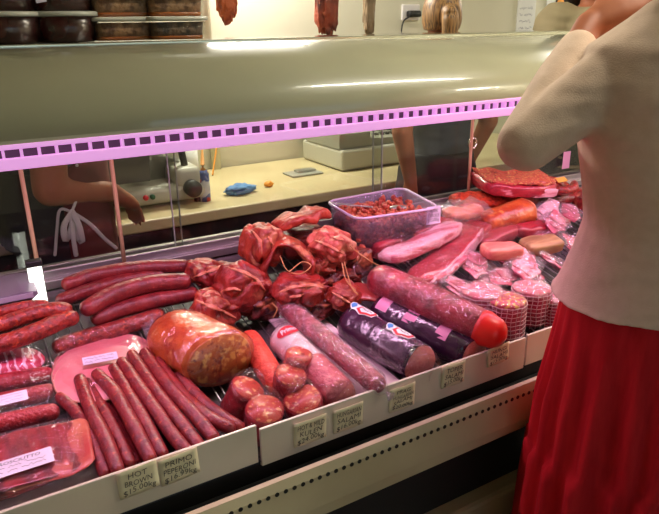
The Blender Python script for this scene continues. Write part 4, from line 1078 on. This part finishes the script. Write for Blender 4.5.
b = B(); tube(b, smooth_path([V((sx+.02, 2.27, .99)), V((sx+.07, 2.26, .96)), V((sx+.085, 2.25, .87)), V((sx+.08, 2.25, .83))], 14), .013, 10); obj('handle', b, BLACK, sl)
kx = AY(192, 188, 2.19).x; kz = AY(192, 188, 2.19).z
b = B(); cyl(b, (kx, 2.165, kz), (kx, 2.20, kz), .030); obj('knob', b, BLACK, sl)
b = B(); box(b, (kx-.05, 2.20, .80), (kx+.045, 2.40, .875), .02); obj('motor_housing', b, MACH, sl)
p = AY(149, 198, 2.199)
for dx, m, nm in ((-.012, REDINK, 'red'), (.012, mat('green_button', S(40, 90, 60), .4), 'green')):
    b = B(); cyl(b, (p.x+dx, 2.19, .788), (p.x+dx, 2.203, .788), .009); o = obj('button', b, m, sl); o['label'] = nm+' button'
# paper roll, bottle, cloth, small things
p = AY(194, 196, 2.45); b = B(); cyl(b, (p.x, 2.50, .74), (p.x, 2.50, .93), .045, seg=28); pr = tag(obj('paper_roll', b, PAPERW), 'white paper roll standing behind the slicer knob', 'paper roll')
p = AY(207, 198, 2.2); bt = thing('squeeze_bottle', (p.x, 2.22, .74), 'small striped squeeze bottle with thin nozzle right of the slicer', 'bottle')
b = B(); tube(b, [V((p.x, 2.22, .74+z)) for z in (0, .02, .06, .10, .115)], lambda u: .021 if u < .9 else .015, 16, ends='flat'); obj('body', b, mat('bottle_stripes', S(200, 200, 205), .4, c2=S(70, 90, 150), n=(22, .45, .5), c3=S(190, 60, 50), n3=(26, .58, .6)), bt)
b = B(); tube(b, [V((p.x, 2.22, .855)), V((p.x, 2.22, .875)), V((p.x+.004, 2.22, .93))], lambda u: .012-.009*u, 10, ends='flat'); obj('nozzle', b, ORANGEP, bt)
p = AY(240, 190, 2.25); tag(obj('blue_cloth', lump(V((p.x, 2.25, .757)), (.062, .04, .018), 4, .5, 2.2, (0, 0, .3), 4), BLUEC), 'crumpled blue cloth on the worktop', 'cloth')
p = AY(272, 182, 2.25); b = lump(V((p.x, 2.28, .752)), (.02, .014, .013), 7, .2, 1.5, (0, 0, 0), 3); tag(obj('orange_tool', b, ORANGEP), 'small orange plastic grip lying right of the blue cloth', 'tool')
p = AY(304, 169, 2.4); b = B(); box(b, (p.x-.075, 2.36, .740), (p.x+.075, 2.46, .748), .003); tl = thing('clip_tray', (p.x, 2.4, .74), 'flat grey metal clip board on the worktop left of the till', 'clipboard'); obj('board', b, MACHG, tl, smooth=False)
b = B(); box(b, (p.x-.03, 2.40, .748), (p.x+.06, 2.44, .758), .003); obj('clip', b, STEEL, tl, smooth=False)
# till
p = AY(366, 160, 2.45); rg_ = thing('cash_register', (p.x, 2.5, .74), 'pale grey cash register with stepped top on the worktop', 'cash register')
b = B(); box(b, (p.x-.20, 2.34, .742), (p.x+.22, 2.70, .835), .012); obj('drawer', b, MACH, rg_, smooth=False)
b = B(); loft(b, [[V((x, 2.36, .836)), V((x, 2.66, .836)), V((x, 2.66, z1)), V((x, 2.46, z1)), V((x, 2.36, z2))] for x, z1, z2 in ((p.x-.2, .99, .90), (p.x-.04, .99, .90), (p.x-.038, .92, .87), (p.x+.17, .90, .86))]); obj('upper_body', b, MACHG, rg_, smooth=False)
b = B(); box(b, (p.x-.18, 2.5, .985), (p.x-.06, 2.58, 1.06), .015); obj('display', b, MACHG, rg_, smooth=False)
b = B()
for i in range(5):
    for j in range(3): box(b, (p.x+.0+i*.03, 2.38+j*.03, .872+j*.012), (p.x+.022+i*.03, 2.402+j*.03, .886+j*.012), .002)
obj('keys', b, DARK, rg_, smooth=False)
# wall items
x = AY(205, 10, 2.72).x; b = B(); cyl(b, (x, 2.725, .74), (x, 2.725, ZC), .022); struct('trim_1', b, WALLM, smooth=True)
p = AY(411, 14, 2.74); t = thing('power_outlet', (p.x, 2.745, p.z), 'white wall power outlet with a black plug', 'outlet')
b = B(); box(b, (p.x-.055, 2.738, p.z-.03), (p.x+.055, 2.75, p.z+.045), .004); obj('plate', b, PLASTW, t, smooth=False)
b = B(); box(b, (p.x-.035, 2.70, p.z-.016), (p.x+.04, 2.738, p.z+.016), .01); o = obj('plug', b, BLACK, t); o['label'] = 'black plug'
b = B(); tube(b, smooth_path([V((p.x-.03, 2.71, p.z-.01)), V((p.x-.07, 2.72, p.z-.06)), V((p.x-.08, 2.72, p.z-.3)), V((p.x-.2, 2.72, .76))], 20), .004, 8); obj('cord', b, DARK, t)
def sheet(px, py, w_, h_, lab, lines, pic=False):
    p = AY(px, py, 2.745); t = thing('notice', (p.x, 2.747, p.z-h_/2), lab, 'notice', 'papers stuck on the back wall')
    b = B(); box(b, (p.x-w_/2, 2.744, p.z-h_/2), (p.x+w_/2, 2.75, p.z+h_/2)); obj('sheet', b, PAPERW if not pic else PAPERW, t, smooth=False)
    M = Matrix.Translation((p.x, 2.743, p.z-(.06 if pic else 0))) @ Matrix.Rotation(PI/2, 4, 'X')
    obj('lettering', text_bm(lines, w_*.8, h_*(.35 if pic else .7), M, jitter=.003), mat('faint_ink', S(130, 130, 150), .7), t, smooth=False)
    if pic:
        b = B(); box(b, (p.x-.015, 2.742, p.z+.01), (p.x+.075, 2.744, p.z+.10)); o = obj('picture', b, DARK, t, smooth=False)
        b = B(); M = Matrix.Translation((p.x+.03, 2.741, p.z+.055)); tube(b, [M @ V((0, 0, 0)), M @ V((0, .001, 0))], .034, 20, ends='flat'); o2 = obj('print', b, ORANGEP, o, smooth=False)
sheet(526, 18, .14, .20, 'plain white handwritten notice on the back wall left of the picture notice', ['~xxxx xxx', '~xx xxxxx', '~xxxxx', '~xxx xxxx'])
sheet(556, 14, .17, .30, 'white notice with a small dark picture on the back wall', ['~xxxxx xx', '~xxx xxxx', '~xxxx xxx'], True)
b = B(); tube(b, smooth_path([V((.62, 2.6, 1.3)), V((.70, 2.5, 1.0)), V((.72, 2.45, .75))], 14), .003, 6)
p0, p1 = AY(232, 150, 2.6), AY(222, 188, 2.5)
b.clear(); tube(b, smooth_path([V((p0.x, 2.7, 1.2)), V((p0.x-.02, 2.68, .95)), V((p1.x, 2.6, .745))], 14), .004, 6); tag(obj('hanging_cable', b, ORANGEP), 'thin yellow cord hanging down the wall behind the worktop', 'cable')

# hanging smoked meats on a rail
b = B(); cyl(b, (.5, 2.4, 1.72), (2.4, 2.4, 1.72), .01); box(b, (.5, 2.39, 1.72), (.52, 2.41, ZC)); box(b, (2.38, 2.39, 1.72), (2.4, 2.41, ZC)); tag(obj('hanging_rail', b, STEEL, smooth=False), 'steel rail over the staff aisle that carries the smoked meats', 'rail')
def hang(px, top, bot, wpx, lab, seed, m=HANG):
    p = AY(px, bot, 2.4); k = mpp(p); w_ = wpx*k/2; zb, zt = p.z, 1.62
    root = thing('hanging_meat', (p.x, 2.4, zb), lab, 'smoked meat', 'smoked meats hanging above the case')
    b = lump(V((p.x, 2.4, (zb+zt)/2)), (w_, w_*.7, (zt-zb)/2*1.05), seed, .16, 2.0, (0, 0, 0), 5, .7, .08); obj('body', b, m, root)
    b = B(); tube(b, smooth_path([V((p.x, 2.4, zt-.02)), V((p.x, 2.4, 1.70)), V((p.x+.012, 2.4, 1.733)), V((p.x+.0, 2.4, 1.745))], 12), .003, 6); obj('hook', b, STEEL, root)
hang(228, 0, 19, 22, 'short orange brown smoked piece hanging right of the flat tubs', 3, mat('hang_orange', S(190, 92, 48), .5, c2=S(130, 44, 26), n=(14, .42, .62), bump=(50, .4)))
hang(327, 0, 34, 24, 'dark brown smoked piece hanging in the middle, left of the bundle', 5)
hang(369, 0, 34, 13, 'grey brown smoked bundle hanging left of the wall outlet', 8, mat('hang_grey', S(130, 110, 84), .5, c2=S(90, 72, 52), n=(14, .42, .62)))
for q in (-1, 0, 1):
    pass

# ================================================================== PEOPLE
def ell(c, a, b_, u, v, n=24, nz=None, sq=1.0):
    out = []
    for k in range(n):
        t = 2*PI*k/n; ca, sa = math.cos(t), math.sin(t)
        out.append(c+u*(math.copysign(abs(ca)**sq, ca)*a)+v*(math.copysign(abs(sa)**sq, sa)*b_))
    return out
def limb(bm, pts, rads, seg=16):
    P = smooth_path(pts, 5*(len(pts)-1)+1) if len(pts) > 2 else smooth_path(pts, 6)
    n = len(P)-1
    def rf(u):
        x = u*(len(rads)-1); i = min(int(x), len(rads)-2); return rads[i]+(rads[i+1]-rads[i])*(x-i)
    tube(bm, P, rf, seg, ends='round', up=V((.13, .21, .97)))
def hand(bm, wrist, d, n_, s, size, curl=.5, thumb=1):
    """d: direction of the fingers, n_: palm-side normal, s: side of the thumb"""
    d = d.normalized(); n_ = (n_-d*n_.dot(d)).normalized(); s = s-d*s.dot(d)-n_*s.dot(n_); s.normalize()
    L = size
    rings = []
    for u, w_, h_ in ((-.06, .15, .12), (0, .16, .12), (.15, .21, .13), (.32, .235, .125), (.46, .225, .10), (.52, .20, .07)):
        rings.append(ell(wrist+d*(L*u), w_*L, h_*L, s, n_, 16, sq=.8))
    loft(bm, rings)
    for k, (off, ln) in enumerate(((.155, .42), (.055, .48), (-.05, .45), (-.145, .35))):
        p = wrist+d*(L*.46)+s*(off*L); a = curl*.45; pts = [p-d*(.1*L), p]; q = p; dd = d+s*(off*.25)
        for m_, f_ in enumerate((.42, .32, .26)):
            dd = (dd*math.cos(a)+n_*math.sin(a)).normalized(); q = q+dd*(ln*L*f_*1.05); pts.append(q); a = curl*(.7 if m_ == 0 else .5)
        tube(bm, smooth_path(pts, 13), lambda u: L*(.052-.014*u), 10, up=s)
    p = wrist+d*(L*.10)+s*(.15*L)
    pts = [p-s*(.05*L), p+s*(.06*L)+d*(.12*L)+n_*(.03*L), p+s*(.10*L)+d*(.27*L)+n_*(.08*L), p+s*(.08*L)+d*(.40*L)+n_*(.12*L)]
    tube(bm, smooth_path(pts, 10), lambda u: L*(.068-.024*u), 10, up=n_)
def person(label, x, y, face, H, top, bottom=None, skin=SKIN, arms=None, head_yaw=0, head_pitch=0, sleeve=1.0, hair=None, hairm=DHAIR, fat=1.0, vox=.006, hem=.50, lean=V((0, 0, 0)), skirt=False, female=True, slev_r=1.0, arm_k=1.0, shs={}, neck=.845, off=.010):
    f = V((math.cos(face), math.sin(face), 0)); r = V((f.y, -f.x, 0)); up = V((0, 0, 1))
    base = V((x, y, 0)); root = thing('person', base, label, 'person')
    def at(h, fx=0, rx=0): return base+up*(h*H)+f*fx+r*rx+lean*max(0, (h-.5)/.35)
    tors = [(.455, .088, .066), (.50, .100, .074), (.54, .098, .073), (.58, .085, .064), (.62, .076, .058), (.66, .082, .061), (.72, .095, .069), (.77, .100, .066), (.805, .095, .054), (.83, .058, .040), (.85, .034, .034)]
    bb = B()
    loft(bb, [ell(at(h), a*H*fat, d*H*fat, r, f, 24, sq=.9) for h, a, d in tors])
    limb(bb, [at(.82, -.005), at(.85), at(.90, .012)], [.036*H, .033*H, .034*H])
    hc = at(.93, .018); hy = Matrix.Rotation(head_yaw, 3, 'Z'); hf = hy @ f; hr = hy @ r
    hf = (hf*math.cos(head_pitch)-up*math.sin(head_pitch)).normalized(); hu = hr.cross(hf).normalized()
    vs = bmesh.ops.create_icosphere(bb, subdivisions=4, radius=1)['verts']
    hs = H/7.5/2
    def hp(a, b_, c): return hc+hr*(a*hs)+hf*(b_*hs)+hu*(c*hs)
    for v in vs:
        a, b_, c = v.co; jaw = 1-.28*max(0, -c)**1.2
        if b_ > 0: b_ *= 1-.12*max(0, c)
        v.co = hp(a*.66*jaw, b_*.80*(1-.1*max(0, -c)) if b_ > 0 else b_*.82*(1-.35*max(0, -c)), c*.98)
    limb(bb, [hp(0, .70, .10), hp(0, .86, -.14), hp(0, .84, -.24)], [.07*hs, .11*hs, .12*hs], 10)
    for s in (-1, 1):
        ball(bb, hp(s*.66, -.06, -.05), (.08*hs, .12*hs, .17*hs), 2)
        ball(bb, hp(s*.11, .80, -.25), .085*hs, 2)
        limb(bb, [hp(s*.12, .77, .17), hp(s*.34, .70, .17)], [.06*hs, .05*hs], 8)
    limb(bb, [hp(-.18, .72, -.47), hp(0, .79, -.46), hp(.18, .72, -.47)], [.05*hs, .075*hs, .05*hs], 8)
    limb(bb, [hp(-.15, .71, -.56), hp(0, .77, -.57), hp(.15, .71, -.56)], [.05*hs, .075*hs, .05*hs], 8)
    for s in (-1, 1):
        limb(bb, [at(.50, 0, s*.052*H), at(.28, .01, s*.055*H), at(.045, -.01, s*.057*H)], [.056*H*fat, .045*H, .032*H, .034*H, .024*H])
        limb(bb, [at(.035, -.04, s*.057*H), at(.022, .05, s*.06*H), at(.015, .12, s*.062*H)], [.026*H, .026*H, .016*H], 12)
    for side, (el_, wr, hd, hn, hth, cu) in arms.items():
        s = 1 if side == 'R' else -1
        sh = shs.get(side) or at(.805, 0, s*.098*H*fat)
        limb(bb, [at(.80, 0, s*.06*H), sh, el_], [.042*H*arm_k, .036*H*arm_k, .026*H*arm_k]); limb(bb, [el_, wr], [.026*H*arm_k, .017*H])
        hand(bb, wr, hd, hn, hth, .108*H, cu)
    body = obj('body', remesh(bb, vox, smooth_it=3), skin, root)
    for s in (-1, 1):
        b = B(); ball(b, hp(s*.25, .69, .02), .105*hs, 2); obj('eye', b, EYE, root)
    # top garment
    g = B()
    hs_ = [(h, a, d) for h, a, d in tors if h > hem]
    T0 = [(hem, .104, .080)]+hs_
    rg = [ell(at(h), (a+off)*H*fat, (d+off)*H*fat, r, f, 28, sq=.9) for h, a, d in T0[:-1]]+[ell(at(.845), .046*H, .046*H, r, f, 28)]+([ell(at(neck, .012), .043*H, .043*H, r, f, 28)] if neck > .846 else [])
    loft(g, rg)
    for side, (el_, wr, *_) in arms.items():
        s = 1 if side == 'R' else -1
        sh = shs.get(side) or at(.805, 0, s*.098*H*fat)
        if sleeve >= 1:
            limb(g, [at(.795, 0, s*.05*H), sh, el_], [.050*H*slev_r, .047*H*slev_r, .036*H*slev_r]); e2 = el_.lerp(wr, .80)
            limb(g, [el_, el_.lerp(wr, .5), e2], [.036*H*slev_r, .033*H*slev_r, .026*H*slev_r])
        else:
            limb(g, [at(.795, 0, s*.05*H), sh, sh.lerp(el_, max(.12, sleeve))], [.048*H, .046*H, .042*H])
    gm = remesh(g, vox, smooth_it=6)
    for v in gm.verts:
        p = v.co; v.co = p+V((1, 1, .3))*(.004*MN.noise(V((p.x*16, p.y*16, p.z*42))))*(1 if p.z < .9*H else .5)
    obj('top', gm, top, root)
    if bottom and not skirt:
        g = B(); loft(g, [ell(at(h), a*H, d*H, r, f, 24, sq=.9) for h, a, d in ((.46, .100, .080), (.50, .111, .086), (.55, .108, .083), (.60, .094, .074))])
        for s in (-1, 1): limb(g, [at(.50, 0, s*.052*H), at(.28, .01, s*.055*H), at(.06, -.01, s*.057*H)], [.066*H, .056*H, .046*H, .042*H, .038*H])
        obj('trousers', remesh(g, .009, smooth_it=3), bottom, root)
    for s in (-1, 1):
        g = B(); limb(g, [at(.034, -.045, s*.057*H), at(.024, .05, s*.06*H), at(.018, .13, s*.062*H)], [.031*H, .031*H, .020*H], 14)
        for v in g.verts: v.co.z = max(v.co.z, .002)
        obj('shoe', g, SHOE, root)
    # hair
    if hair:
        g = B(); vs = bmesh.ops.create_icosphere(g, subdivisions=4, radius=1)['verts']
        for v in vs:
            a, b_, c = v.co
            q = 1.0 if not (b_ > .35 and c < .45) else .80
            k = 1+.03*MN.noise(v.co*6)
            v.co = hp(a*.74*q*k, (b_*.88-.06)*q*k, c*1.06*k+.03 if c > -.5 else -.53+.03)
        if hair == 'tail':
            limb(g, [hp(0, -.80, .25), hp(0, -1.12, .05), hp(.02, -1.12, -.5), hp(.05, -1.0, -1.15), hp(.05, -.95, -1.5)], [.16*hs, .30*hs, .30*hs, .24*hs, .08*hs], 14)
        if hair == 'long':
            for s in (-1, 0, 1): limb(g, [hp(s*.4, -.5+.0*abs(s), .2), hp(s*.58, -.55, -.5), hp(s*.55, -.62, -1.2), hp(s*.5, -.6, -1.7)], [.35*hs, .38*hs, .32*hs, .15*hs], 12)
        obj('hair', remesh(g, .006, smooth_it=2), hairm, root)
    return root, at, f, r, hp, hs

# customer in the foreground
EL = AD(525, 145, 1.05); WR = AD(590, 26, 1.16)
HW = 1.63
fa = math.radians(58)
wx, wy = 1.075, .615
chin = V((1.15, .73, 1.415))
rt, at, f, r, hp, hs = person('person in beige sweater and long red skirt seen from behind, one hand raised to chin', wx, wy, fa, HW, SWEAT, None,
    skin=mat('customer_skin', S(190, 118, 84), .5, c2=S(176, 104, 74), n=(14, .4, .6), spec=.3),
    arms={'L': (EL, WR, chin-WR, V((.2, -.5, .6)), V((-.3, -.4, .9)), .5), 'R': (V((1.36, .62, 1.09)), V((1.36, .74, 1.0)), V((-.3, .8, -.3)), V((-.5, .2, -.5)), V((-.5, .2, .6)), .5)},
    sleeve=1, hair='long', hairm=DHAIR, hem=.535, slev_r=.80, arm_k=.66, shs={'L': V((1.02, .655, 1.325))}, neck=.868, off=.014, vox=.0055, fat=1.06)
b = B(); rings = []
for i in range(48):
    u = i/47; z = .558*HW*(1-u)+.05*u; n = 260
    w0 = (.1085+.034*u)*HW; d0 = (.082+.040*u)*HW
    if u > .42: w0 += .006*HW; d0 += .006*HW
    R_ = []
    for k in range(n):
        t = 2*PI*k/n
        am = (.011+.017*u)*max(0, min(1, (u-.04)*4))
        fold = am*(math.sin(t*23+2.5*MN.noise(V((t, u*1.3, 0)))+(1.5 if u > .42 else 0))*.5+1.0*MN.noise(V((math.cos(t)*5, math.sin(t)*5, u*1.2)))+.5*MN.noise(V((math.cos(t)*14, math.sin(t)*14, u*2+(3 if u > .42 else 0))))+.75)
        R_.append(V((wx+.02*u, wy-.01*u, z))+r*(math.cos(t)*(w0+fold))+f*(math.sin(t)*(d0+fold)))
    rings.append(R_)
loft(b, rings); obj('skirt', b, SKIRT, rt)

# staff member at slicer, left
y1 = 1.93
EL = AY(50, 190, 1.73); WR = AY(112, 192, 1.80)
hd = AY(136, 208, 1.86)-WR
px_ = AY(72, 200, y1).x
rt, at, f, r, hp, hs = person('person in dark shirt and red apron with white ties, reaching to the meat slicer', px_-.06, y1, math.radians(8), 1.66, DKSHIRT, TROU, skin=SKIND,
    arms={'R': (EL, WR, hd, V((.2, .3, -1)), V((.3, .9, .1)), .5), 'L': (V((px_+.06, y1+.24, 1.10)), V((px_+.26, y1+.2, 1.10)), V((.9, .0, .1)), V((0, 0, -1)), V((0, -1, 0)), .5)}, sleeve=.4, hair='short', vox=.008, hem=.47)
g = B()
for s0, s1, sg in ((.30, .70, 1),):
    rg = []
    for h in (.36, .42, .50, .56, .60, .64, .70, .76):
        wdt = 1.35 if h < .62 else .55
        e = []
        for k in range(17):
            t = math.radians(90+(k-8)*9*wdt)
            e.append(at(h)+r*(math.cos(t)*.124*1.66)+f*(math.sin(t)*.100*1.66))
        rg.append(e)
    L_ = [[g.verts.new(p) for p in q] for q in rg]
    for a_, c_ in zip(L_, L_[1:]):
        for k in range(16): g.faces.new((a_[k], a_[k+1], c_[k+1], c_[k]))
o = obj('apron', g, APRON, rt); md = o.modifiers.new('s', 'SOLIDIFY'); md.thickness = .004
kn = AY(72, 212, 1.71)
for pts, rad in (([kn, AY(64, 226, 1.69), AY(66, 240, 1.70), AY(72, 226, 1.70), kn], .008), ([kn, AY(79, 226, 1.69), AY(82, 242, 1.70), AY(75, 230, 1.70), kn], .008), ([kn, AY(90, 224, 1.69), AY(104, 238, 1.70), AY(116, 248, 1.70)], .005), ([kn, AY(73, 235, 1.69), AY(76, 255, 1.70)], .006), ([kn, AY(60, 210, 1.71), AY(57, 230, 1.72), AY(55, 255, 1.72)], .004), ([kn, AY(77, 195, 1.73), AY(77, 165, 1.75)], .004)):
    b = B(); tube(b, smooth_path(pts, 20), rad, 10, flat=.35, up=V((0, 1, .2))); o = obj('apron_tie', b, APTIE, rt); o['label'] = 'white apron tie'

# blond staff member, back turned
p2 = AY(442, 60, 1.93)
E2 = AY(432, 110, 1.93); W2 = AY(424, 150, 1.96)
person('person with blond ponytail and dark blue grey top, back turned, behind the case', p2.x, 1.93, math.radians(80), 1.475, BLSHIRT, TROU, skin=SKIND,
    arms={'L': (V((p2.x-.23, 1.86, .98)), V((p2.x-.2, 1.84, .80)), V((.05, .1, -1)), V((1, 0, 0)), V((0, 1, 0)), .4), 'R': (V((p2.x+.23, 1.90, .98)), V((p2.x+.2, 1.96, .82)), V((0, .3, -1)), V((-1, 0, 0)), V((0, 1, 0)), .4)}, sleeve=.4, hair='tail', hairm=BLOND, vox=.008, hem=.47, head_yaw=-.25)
# person in beige jacket behind the right end
p3 = AY(592, 20, 1.88)
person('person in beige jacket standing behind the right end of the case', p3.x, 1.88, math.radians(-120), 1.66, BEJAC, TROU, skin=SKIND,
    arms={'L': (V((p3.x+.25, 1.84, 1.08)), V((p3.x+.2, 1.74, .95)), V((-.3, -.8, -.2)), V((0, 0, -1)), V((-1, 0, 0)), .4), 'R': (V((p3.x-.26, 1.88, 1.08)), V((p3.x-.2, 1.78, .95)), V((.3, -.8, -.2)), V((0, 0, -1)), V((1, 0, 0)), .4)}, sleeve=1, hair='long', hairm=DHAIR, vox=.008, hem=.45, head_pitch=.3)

# ================================================================== LIGHT
def area(name, loc, sx, sy, power, col, rot):
    ld = bpy.data.lights.new(name, 'AREA'); ld.shape = 'RECTANGLE'; ld.size = sx; ld.size_y = sy; ld.energy = power; ld.color = col
    o = bpy.data.objects.new(name, ld); COL.objects.link(o); o.location = loc; o.rotation_euler = rot; return o
area('case_tube_light', (.8, 1.05, 1.172), 3.4, .03, 12, (1, .52, .84), (math.radians(14), 0, 0))
for (x, y, l, e) in ((1.68, .62, 1.4, 25), (3.9, -.9, 1.2, 72)):  # second one is the added fill over the customer floor
    area('ceiling_tube_light', (x, y, ZC-.10), l, .05, e, (1, .93, .76), (0, 0, 0))
for x in (1.06, 4.0): area('wall_tube_light', (x, YW-.16, 1.93), .72, .06, 36, (1, .95, .84), (math.radians(-18), 0, 0))  # second one belongs to the added right batten

vs = sc.view_settings
vs.view_transform = 'Standard'; vs.look = 'None'; vs.gamma = 1; vs.use_curve_mapping = False; vs.exposure = -.12
sc.cycles.use_denoising = True
sc.cycles.max_bounces = 8; sc.cycles.transparent_max_bounces = 24; sc.cycles.caustics_reflective = False; sc.cycles.caustics_refractive = False
